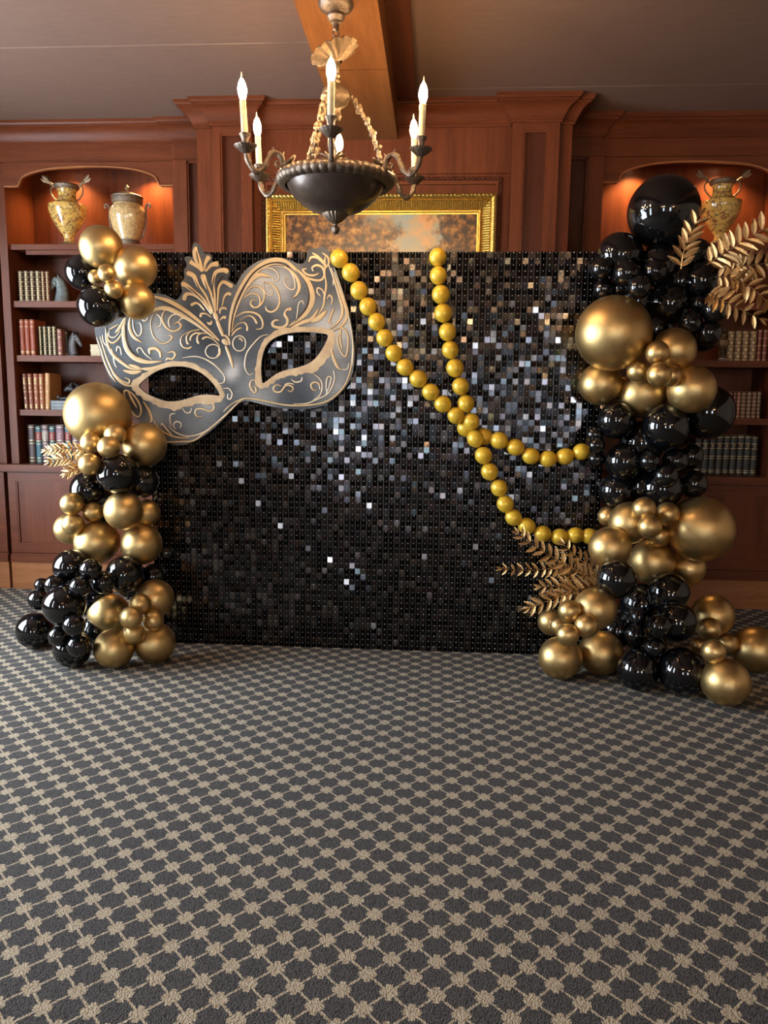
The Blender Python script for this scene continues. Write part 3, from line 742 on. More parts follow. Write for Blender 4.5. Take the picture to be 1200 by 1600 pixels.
for i, (a, b_) in enumerate([(29, 37.5), (38, 45.5), (46, 54)]):
    book(a, b_, 499, z, (.26, .055, .025), '%s of three tall red books on the shelf below the ornate gilt books' % ORD[i], 'three tall red books', bands=(.08, .12, .80, .93), style='bands', lean=0)
for i, (a, b_) in enumerate([(60.7, 65.5), (66.7, 73.3), (74, 80.7), (81.3, 88)]):
    book(a, b_, 509.5, z, (.045, .043, .030), '%s of four dark green gilt books between red books and dark horse head' % ORD[i], 'four dark green gilt books', bands=(.06, .18, .31, .44, .57, .70, .83, .95), style='ornate')
book(89, 97, 514, z, (.20, .065, .045), 'single reddish brown book at the right end of the green gilt row', None, bands=(.1, .3, .7, .9))
book(98, 106, 516, z, (.018, .012, .012), 'near black book in shadow directly behind the dark horse head', None, bands=(.1, .9), yref=5.30)
z = SHELF_Z[3]
for i, (a, b_, c, ln) in enumerate([(36, 43, (.16, .045, .028), -.03), (44, 51, (.22, .06, .03), -.02), (52, 59.5, (.26, .075, .035), 0), (60.5, 68, (.30, .10, .045), 0), (68.5, 76.5, (.42, .20, .07), .04)]):
    book(a, b_, 584 - (i == 4), z, c, '%s of five russet books on the shelf above the large gold balloon' % ORD[i], 'five russet books', bands=(.06, .14, .50, .72, .80, .88), style='dots' if i < 4 else 'bands', lean=ln)
z = COUNTER
red, teal, pur, dk = (.20, .035, .03), (.02, .085, .11), (.13, .075, .10), (.05, .022, .02)
for i, (a, b_, c, lab) in enumerate([(42, 54.5, dk, None), (55, 65, teal, red), (65, 75.5, pur, (.30, .24, .20)), (76.5, 86.5, teal, red), (87, 100, pur, (.20, .09, .11)), (101, 111.5, teal, red), (112, 124, pur, None)]):
    book(a, b_, 664 + (c == teal)*2, z, c, '%s book from the left on the countertop, %s cover' % (ORD[i], {dk: 'dark brown', teal: 'teal', pur: 'dull purple'}[c]), 'books on the left countertop', bands=(.06, .14, .52, .60, .94), label_c=lab, yref=5.27)
z = SHELF_Z[2]
tan_ = (.14, .075, .032)
for i, (a, b_, c) in enumerate([(1137, 1148, tan_), (1148.5, 1159.5, tan_), (1160, 1171, tan_), (1171.5, 1183, tan_), (1184, 1191, (.15, .025, .015)), (1192, 1200, (.15, .025, .015)), (1201, 1209, (.15, .025, .015))]):
    book(a, b_, 517 - (i > 3)*2, z, c, ('%s tan patchwork book right of the urn ornament' if i < 4 else '%s book right of the urn ornament, plain dark red') % ORD[i], 'books beside the urn ornament', bands=(.05, .27, .5, .73, .95), style='ornate' if i < 4 else 'bands')
z = SHELF_Z[3]
for i, (a, b_, c) in enumerate([(1136, 1144, (.10, .03, .02)), (1145, 1150, (.13, .03, .02)), (1150.5, 1157, (.20, .06, .03)), (1157.5, 1166, (.11, .05, .025)), (1166.5, 1174, (.12, .055, .03)), (1174.5, 1182, (.13, .05, .03)), (1182.5, 1189, (.09, .045, .025))]):
    book(a, b_, 612, z, c, '%s old leather book behind the large dark balloon on the right shelf' % ORD[i], 'old leather books on the lower right shelf', bands=(.08, .22, .36, .5, .64, .78, .92))
z = COUNTER
for i in range(9):
    a = 1085.5 + i*11.05
    book(a, a+10.6, 681 + (i > 7), z, (.020, .024, .021), '%s of the matching green-black volumes on the right countertop' % ORD[i], 'matching green-black volumes', bands=(.07, .12, .42, .48, .68, .80, .96), label_c=(.012, .012, .012), label_z=(.70, .79), yref=5.27)

verd = simple('verdigris_bronze', (.13, .15, .145), .5, .3, .4, 40, bmp=.3, bs=120)
dkb = simple('dark_patina_bronze', (.065, .058, .055), .4, .4, .3, 40, bmp=.3, bs=120)
blk = simple('black_patina', (.02, .02, .022), .35, .3, .3, 40, bmp=.3, bs=120)
def horse_head(x, y, z, h, face, mat, label, plinth=True):
    """h: height; face -1 looks left, +1 right"""
    t = thing('horse_head_statue', (x, y, z), label, 'statue', 'horse head statues')
    M = Matrix.Translation((x, y, z)) @ Matrix.Scale(h, 4) @ Matrix.Diagonal((face, 1, 1, 1)) @ Matrix.Rotation(-.3, 4, 'Z')
    b0 = .06 if plinth else 0
    neck = catmull([(-.08, 0, b0), (-.12, 0, .28), (-.12, 0, .52), (-.05, 0, .76), (.03, 0, .86)], 5)
    nr = [(.27 - .13*i/(len(neck)-1), .14 - .06*i/(len(neck)-1)) for i in range(len(neck))]
    mb = MB().loft(neck, nr, 14, up=(0,1,0))
    hd = catmull([(-.06, 0, .84), (.05, 0, .82), (.17, 0, .70), (.27, 0, .57), (.36, 0, .46), (.40, 0, .42)], 5)
    m_ = len(hd) - 1
    hr = [([.10, .145, .135, .105, .085, .05][min(5, int(i/m_*5.99))], .085*(1-.35*min(1, i/m_*1.3)) + (.012 if i > m_*.8 else 0)) for i in range(m_+1)]
    mb.loft(hd, hr, 14, up=(0,1,0))
    mb.ball((.37, 0, .45), .075, 10, 8, (1, .85, 1))
    for s in (-1, 1):
        mb.ball((.12, s*.075, .78), .022, 8, 6)
        mb.ball((.395, s*.035, .455), .018, 6, 5)
        mb.ball((.10, s*.05, .70), .07, 8, 6, (1, .6, 1.1))
    part('head_and_neck', mb.move(M), mat, t, angle=60)
    for s in (-1, 1):
        part('ear', MB().loft([(-.01, s*.05, .88), (-.005, s*.06, .95), (.015, s*.055, 1.02)], [(.035, .02), (.03, .018), (.004, .004)], 8).move(M), mat, t)
    mn = MB(); rnd = random.Random(3)
    for i in range(14):
        p = neck[min(len(neck)-1, 3+i)] if 3+i < len(neck) else hd[min(2, i)]
        q = Vector((p.x-.10-.03*sin(i), rnd.uniform(-.03, .03), p.z+.04))
        mn.loft([q + Vector((.06, 0, .03)), q, q + Vector((-.03, rnd.uniform(-.03, .03), -.07))], [(.03, .02), (.035, .02), (.01, .006)], 6)
    part('mane', mn.move(M), mat, t)
    if plinth: part('plinth', MB().box(-.30, .24, -.2, .2, 0, .055).move(M), mat, t, False)
p = onY(88, 468, 5.30); horse_head(p.x + .02, 5.30, SHELF_Z[1], .185, -1, verd, 'grey-green horse head statue facing left beside ornate gilt books', False)
p = onY(119, 555, 5.30); horse_head(p.x - .01, 5.30, SHELF_Z[2], .165, 1, dkb, 'dark bronze horse head statue facing right beside the green gilt books')
# recumbent figure on a stack of dark ledgers
p0 = onY(81, 640, 5.3); 
for k in range(3):
    zz = SHELF_Z[3] + k*.022
    t = thing('ledger', (p0.x+.13, 5.33, zz), '%s dark grey ledger lying flat under the black figurine' % ['bottom', 'middle', 'top'][k], 'book', 'stacked dark ledgers')
    o_ = k*.006
    part('cover', MB().box(p0.x+o_, p0.x+.24, 5.26, 5.42, zz, zz+.0035).box(p0.x+o_, p0.x+.24, 5.26, 5.42, zz+.0185, zz+.0218).box(p0.x+o_, p0.x+o_+.004, 5.26, 5.42, zz+.0035, zz+.0185), book_mat((.05, .055, .06)), t, False)
    part('pages', MB().box(p0.x+o_+.004, p0.x+.237, 5.263, 5.417, zz+.0035, zz+.0185), book_mat((.16, .17, .17)), t, False)
zz = SHELF_Z[3] + .066; fx = p0.x + .05
t = thing('figurine', (fx+.08, 5.33, zz), 'black reclining figurine with curly mane half hidden by the large gold balloon', 'statue')
mb = MB().loft([(fx+.24, 5.34, zz+.03), (fx+.18, 5.34, zz+.045), (fx+.12, 5.33, zz+.05), (fx+.10, 5.32, zz+.07)], [.02, .035, .035, .03], 10)
mb.loft([(fx+.14, 5.30, zz+.02), (fx+.06, 5.29, zz+.015), (fx+.01, 5.29, zz+.014)], [.02, .014, .012], 8)
mb.loft([(fx+.10, 5.32, zz+.08), (fx+.07, 5.31, zz+.085), (fx+.045, 5.31, zz+.07)], [.026, .024, .012], 8)
part('body', mb, blk, t, angle=60)
mb = MB(); rnd = random.Random(5)
for i in range(34):
    a, q = rnd.uniform(0, 6.28), rnd.uniform(.3, 1)
    mb.ball((fx+.105+.04*cos(a)*q, 5.32+.015*sin(a*2), zz+.085+.035*sin(a)*q), rnd.uniform(.007, .011), 6, 4)
part('mane', mb, blk, t)
mb = MB().ball((fx+.012, 5.285, zz+.022), .016, 8, 6); part('paw', mb, dkb, t)
# two cream boxes
bxm = simple('cream_card', (.60, .50, .33), .6, 0, .08, 20)
pb = onY(143, 555, 5.28)
for k in range(2):
    zz = SHELF_Z[2] + k*.0405
    t = thing('cream_book', (pb.x+.09, 5.3, zz), '%s of two cream books stacked flat beside the mask edge' % ['lower', 'upper'][k], 'book', 'stacked cream books')
    part('cover', MB().box(pb.x, pb.x+.19, 5.26, 5.40, zz, zz+.004).box(pb.x, pb.x+.19, 5.26, 5.40, zz+.036, zz+.04).box(pb.x+.186, pb.x+.19, 5.26, 5.40, zz+.004, zz+.036), bxm, t, False)
    part('pages', MB().box(pb.x+.003, pb.x+.186, 5.263, 5.397, zz+.004, zz+.036), page_m, t, False)
# urn ornament on the right shelf
pu = onY(1128, 566, 5.28); Tu = Matrix.Translation((pu.x, 5.28, SHELF_Z[2]))
t = thing('urn_ornament', (pu.x, 5.28, SHELF_Z[2]), 'small bronze urn ornament left of the tan patchwork books', 'ornament')
part('urn_base', MB().box(-.035, .035, -.035, .035, 0, .014).lathe([(.03, .014), (.03, .022), (.018, .03), (.012, .045), (.02, .06), (.012, .072)], n=20).move(Tu), bronze, t)
part('urn_body', MB().lathe([(.012, .07), (.03, .085), (.042, .11), (.040, .135), (.022, .15), (.018, .158), (.026, .166), (.024, .172)], n=24, flute=.05, nf=8).move(Tu), bronze_g, t)
part('urn_lid', MB().lathe([(.026, .172), (.018, .185), (.008, .195), (.011, .205), (.004, .222), (.001, .232)], n=20).move(Tu), bronze, t)

# ================================================================== SHIMMER WALL
SW_X0, SW_Y, PIT = -1.53, 4.05, .030
NCOL, NROW = 80, 70
sw = thing('shimmer_wall', (SW_X0 + NCOL*PIT/2, SW_Y, 0), 'large black shimmer wall of square mirror sequins standing on the carpet', 'backdrop')
pm = MB().box(0, .2996, .012, .020, 0, .2996)
pme = pm.mesh('panel', panel_m, False)
rm = MB()
for k in range(11): rm.box(k*.03-.0011 if k else 0, k*.03+.0011, .004, .012, 0, .2996)
rme = rm.mesh('panel_ribs', rib_m, False)
for i in range(NCOL//10):
    for j in range(NROW//10):
        p_ = inst('panel', pme, Matrix.Translation((SW_X0+i*.3-OFF[sw.name].x, 0, j*.3)), sw)
        inst('panel_ribs', rme, Matrix.Identity(4), p_)
def sequin_geo(w=.0276, th=.0007):
    h = .0131; w = .0292
    return [(-h, -th, -w+.0045), (h, -th, -w+.0045), (h, -th, .0045), (-h, -th, .0045), (-h, 0, -w+.0045), (h, 0, -w+.0045), (h, 0, .0045), (-h, 0, .0045)], \
           [(0,1,2,3), (7,6,5,4), (0,4,5,1), (1,5,6,2), (2,6,7,3), (3,7,4,0)]
sv, sf = sequin_geo()
sme = bpy.data.meshes.new('sequin'); sme.from_pydata(sv, [], sf); sme.materials.append(sequin1_m)
rnd = random.Random(11)
cells = []
for i in range(NCOL):
    for j in range(NROW):
        x = SW_X0 + (i+.5)*PIT; zt = (j+1)*PIT - .006
        rx = rnd.gauss(.0, .034) + (.14*rnd.random()**3 if rnd.random() < .4 else 0)
        rz = rnd.gauss(0, .040) + (rnd.choice((-1, 1))*.16*rnd.random()**2 if rnd.random() < .35 else 0)
        cells.append((x, zt, rx, rz, (x-.05)**2 + (zt-1.22)**2))
near = sorted(cells, key=lambda c: c[4])[:300]; nearset = set((c[0], c[1]) for c in near)
for (x, zt, rx, rz, _) in near:
    inst('sequin', sme, Matrix.Translation((x-OFF[sw.name].x, 0, zt)) @ Matrix.Rotation(rz, 4, 'Z') @ Matrix.Rotation(-rx, 4, 'X'), sw)
vs, fs = [], []; pv, pf = [], []
for (x, zt, rx, rz, _) in cells:
    o = len(pv)
    pv += [(x-.0026, SW_Y-.0015, zt), (x, SW_Y-.0015, zt-.0026), (x+.0026, SW_Y-.0015, zt), (x, SW_Y-.0015, zt+.0026), (x, SW_Y-.0065, zt)]
    pf += [(o, o+1, o+4), (o+1, o+2, o+4), (o+2, o+3, o+4), (o+3, o, o+4)]
    if (x, zt) in nearset: continue
    M = Matrix.Translation((x, SW_Y, zt)) @ Matrix.Rotation(rz, 4, 'Z') @ Matrix.Rotation(-rx, 4, 'X')
    o = len(vs); vs += [M @ Vector(q) for q in sv]; fs += [tuple(k+o for k in f) for f in sf]
part('sequins', MB().add(vs, fs), sequin_m, sw, False, kind='stuff')
part('sequin_pins', MB().add(pv, pf), pin_m, sw, False, kind='stuff')
# stand behind
for x in (SW_X0+.05, SW_X0+1.2, SW_X0+2.35):
    part('stand_post', MB().box(x-.02, x+.02, 4.071, 4.111, 0, 2.1), panel_m, sw, False)
    part('stand_foot', MB().box(x-.02, x+.02, 4.111, 4.45, 0, .03), panel_m, sw, False)

# ================================================================== MASK
YM = 3.985
def mk(x, y, fr=0):
    o = {0: (140, 370, 430/1200), 1: (350, 380, .175), 2: (350, 500, .175), 3: (260, 370, 140/1067), 4: (140, 450, .175), 5: (170, 550, .175)}[fr]
    return onY(o[0]+x*o[2], o[1]+y*o[2], YM)
OUT = [(380,275),(405,240),(398,205),(415,180),(412,150),(425,125),(415,95),(430,85),(450,90),(447,60),(455,30),(470,28),(490,50),(500,70),(525,75),(535,90),(533,108),(560,115),(578,140),(605,145),(612,165),(604,185),(625,200),(637,212),
       (648,195),(665,165),(700,130),(740,106),(790,92),(840,92),(880,104),(905,116),(930,117),(945,100),(950,70),(965,53),(990,52),(1010,45),(1035,55),(1050,75),(1060,110),(1080,170),(1105,240),(1130,330),(1145,400),(1155,480),(1155,540),(1145,600),(1120,650),(1080,695),(1030,730),(970,748),(900,752),(820,745),(750,730),(690,716),(655,725),(620,755),(580,800),(530,845),(480,880),(420,905),(370,908),(330,888),(270,845),(200,785),(160,735),(130,690),(100,640),(70,570),(45,500),(30,440),(25,397),(55,388),(95,372),(135,352),(170,320),(205,285),(245,258),(290,248),(335,256)]
EYE_R = [(755,635),(750,590),(752,540),(765,490),(790,455),(830,432),(880,420),(940,416),(1000,420),(1038,428),(1035,450),(1015,490),(985,530),(950,555),(905,570),(860,580),(820,595),(790,615),(768,632)]
EYE_L = [(218,650),(240,625),(280,595),(330,573),(380,566),(430,570),(480,590),(520,620),(550,655),(568,690),(545,690),(500,688),(460,695),(420,708),(380,716),(335,716),(300,705),(260,688),(232,668)]
def smooth_closed(pts, per=3):
    P = [Vector((p[0], p[1], 0)) for p in pts]; n = len(P); out = []
    for i in range(n):
        p0, p1, p2, p3 = P[i-1], P[i], P[(i+1) % n], P[(i+2) % n]
        for k in range(per):
            t = k/per; q = .5*((2*p1)+(p2-p0)*t+(2*p0-5*p1+4*p2-p3)*t*t+(3*p1-p0-3*p2+p3)*t**3); out.append((q.x, q.y))
    return out
m, nt, b = new_mat('printed_silver_mask')
tcn = nt.nodes.new('ShaderNodeTexCoord')
n1 = noise(nt, tcn.outputs['Object'], 3.6, 3, .5)
stripe = noise(nt, coords(nt, 'Object', (6, 1, 60), (0, .35, 0)), 3, 3, .6)
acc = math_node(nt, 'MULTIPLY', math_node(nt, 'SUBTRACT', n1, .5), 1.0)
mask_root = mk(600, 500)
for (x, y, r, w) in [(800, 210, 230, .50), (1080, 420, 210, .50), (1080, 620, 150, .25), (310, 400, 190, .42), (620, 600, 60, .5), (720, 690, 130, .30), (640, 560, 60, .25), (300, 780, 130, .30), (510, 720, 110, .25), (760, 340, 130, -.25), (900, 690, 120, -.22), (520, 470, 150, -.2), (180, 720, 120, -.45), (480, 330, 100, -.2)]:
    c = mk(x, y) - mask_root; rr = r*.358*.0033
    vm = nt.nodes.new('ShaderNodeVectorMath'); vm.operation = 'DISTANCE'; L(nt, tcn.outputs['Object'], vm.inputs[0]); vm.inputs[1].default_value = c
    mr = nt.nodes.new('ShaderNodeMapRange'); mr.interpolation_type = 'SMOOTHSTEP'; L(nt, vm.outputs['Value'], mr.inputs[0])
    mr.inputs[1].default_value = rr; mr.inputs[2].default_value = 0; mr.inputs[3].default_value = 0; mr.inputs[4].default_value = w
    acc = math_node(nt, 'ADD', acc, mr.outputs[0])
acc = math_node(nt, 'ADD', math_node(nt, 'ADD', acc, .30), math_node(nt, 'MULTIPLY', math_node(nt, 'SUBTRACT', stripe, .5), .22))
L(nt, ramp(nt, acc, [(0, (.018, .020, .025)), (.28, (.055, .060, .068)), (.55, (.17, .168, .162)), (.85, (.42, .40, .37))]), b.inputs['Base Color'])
b.inputs['Roughness'].default_value = .38
mask_m = m
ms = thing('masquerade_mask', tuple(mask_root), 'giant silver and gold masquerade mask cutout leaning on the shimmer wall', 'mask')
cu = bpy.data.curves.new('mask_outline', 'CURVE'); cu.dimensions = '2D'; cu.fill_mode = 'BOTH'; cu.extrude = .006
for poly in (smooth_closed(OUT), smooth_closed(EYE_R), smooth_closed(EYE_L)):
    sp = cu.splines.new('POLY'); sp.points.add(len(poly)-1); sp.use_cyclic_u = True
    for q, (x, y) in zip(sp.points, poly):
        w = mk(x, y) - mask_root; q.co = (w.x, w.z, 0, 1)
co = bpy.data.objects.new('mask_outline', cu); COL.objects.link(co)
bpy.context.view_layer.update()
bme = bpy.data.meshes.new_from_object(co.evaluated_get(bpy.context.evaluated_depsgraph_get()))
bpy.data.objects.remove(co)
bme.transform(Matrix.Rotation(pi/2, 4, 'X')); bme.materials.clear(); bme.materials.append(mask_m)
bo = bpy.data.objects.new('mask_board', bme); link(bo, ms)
def glitter(name, lo, hi):
    m, nt, b = new_mat(name)
    v = coords(nt); vo = nt.nodes.new('ShaderNodeTexVoronoi'); vo.inputs['Scale'].default_value = 380; L(nt, v, vo.inputs['Vector'])
    big = noise(nt, v, 12, 3, .6)
    f = math_node(nt, 'ADD', math_node(nt, 'MULTIPLY', math_node(nt, 'FRACT', math_node(nt, 'MULTIPLY', vo.outputs['Distance'], 7.3)), .45), math_node(nt, 'MULTIPLY', big, .6))
    L(nt, ramp(nt, f, [(.2, lo), (.75, hi)]), b.inputs['Base Color'])
    b.inputs['Roughness'].default_value = .4; b.inputs['Metallic'].default_value = .15
    return m
glit = glitter('printed_gold_glitter', (.22, .12, .055), (.72, .52, .30))
scroll_m = glitter('printed_gold_scroll', (.42, .25, .10), (.72, .53, .30))
scroll_l = glitter('printed_pale_gold_scroll', (.46, .36, .24), (.74, .62, .46))
scroll_d = glitter('printed_dark_scroll_shade', (.02, .014, .012), (.05, .035, .03))
FACE = YM - .0061
def eye_band(eye, widths, name):
    E_ = smooth_closed(eye, 4); n = len(E_); cx = sum(p[0] for p in E_)/n; cy = sum(p[1] for p in E_)/n
    rnd = random.Random(len(eye)); mb = MB(); vs = []
    for i, (x, y) in enumerate(E_):
        t = i/n*len(widths); k = int(t); w = widths[k % len(widths)]*(1-(t-k)) + widths[(k+1) % len(widths)]*(t-k)
        x2, y2 = E_[(i+1) % n]; x1, y1 = E_[i-1]
        tx, ty = x2-x1, y2-y1; l = sqrt(tx*tx+ty*ty) or 1; nx, ny = ty/l, -tx/l
        if (x-cx)*nx + (y-cy)*ny < 0: nx, ny = -nx, -ny
        w *= rnd.uniform(.82, 1.18)
        a, c_ = mk(x+nx*1, y+ny*1), mk(x+nx*w, y+ny*w)
        for q, yy in ((a, FACE-.0004), (c_, FACE-.0004)): vs.append((q.x, yy-.001, q.z))
        for q in (a, c_): vs.append((q.x, FACE+.0005, q.z))
    for i in range(n):
        p, q = 4*i, 4*((i+1) % n)
        mb.add([], []); 
        mb.f += [(p, p+1, q+1, q), (p+1, p+3, q+3, q+1), (p, q, q+2, p+2)]
    mb.v = [Vector(v_) for v_ in vs]
    part(name, mb, glit, ms, False)
eye_band(EYE_R, [30, 26, 24, 24, 26, 28, 26, 22, 22, 26, 40, 46, 44, 40, 36, 30, 26, 26, 26], 'glitter_band')
eye_band(EYE_L, [34, 24, 22, 24, 26, 24, 22, 22, 20, 22, 40, 44, 34, 30, 44, 34, 30, 28, 30], 'glitter_band')
def stroke(fr, w, pts, mode='line', mat=None, lift=0):
    P = [mk(x, y, fr) for x, y in pts]
    Q = catmull(P, 6 if len(P) < 9 else 5); k = len(Q); hw = w*.0033/2
    vs = []
    for i, q in enumerate(Q):
        t = (Q[min(i+1, k-1)] - Q[max(i-1, 0)]).normalized(); sd = Vector((t.z, 0, -t.x)); u = i/(k-1)
        if mode == 'leaf': g = max(.12, sin(pi*min(1, u*.93+.04))**.8)
        elif mode == 'club': g = .30 + .75*u**1.3 if u < .9 else .30 + .75*.87*sqrt(max(.05, (1-u)/.1))
        elif mode == 'ring': g = 1
        else: g = min(1, .45 + 2.2*min(u, 1-u))
        y0 = FACE - .0012 - lift; sk = hw*g + (.0014 + .0006*min(1, w/5))
        vs += [(q.x-sd.x*sk, FACE-.0003, q.z-sd.z*sk), (q.x-sd.x*hw*g, y0, q.z-sd.z*hw*g), (q.x, y0-.0022*min(1, w/4), q.z),
               (q.x+sd.x*hw*g, y0, q.z+sd.z*hw*g), (q.x+sd.x*sk, FACE-.0003, q.z+sd.z*sk)]
    fs = []
    for i in range(k-1):
        p, q = 5*i, 5*(i+1)
        fs += [(p, p+1, q+1, q), (p+1, p+2, q+2, q+1), (p+2, p+3, q+3, q+2), (p+3, p+4, q+4, q+3)]
    fs += [(0, 1, 2, 3, 4), tuple(5*(k-1)+j for j in (4, 3, 2, 1, 0))]
    o = part('gold_scroll', MB().add(vs, fs), mat or (scroll_l if w < 2.3 else scroll_m), ms, True, angle=50)
    o.data.materials.append(scroll_d)                    # printed dark outline along both edges
    for i in range(k-1):
        o.data.polygons[4*i].material_index = 1; o.data.polygons[4*i+3].material_index = 1
def ell(cx, cy, rx, ry): return [(cx+rx*cos(2*pi*i/12), cy+ry*sin(2*pi*i/12)) for i in range(13)]
def shade(fr, w, pts): stroke(fr, w, pts, 'leaf', scroll_d, -.0008)
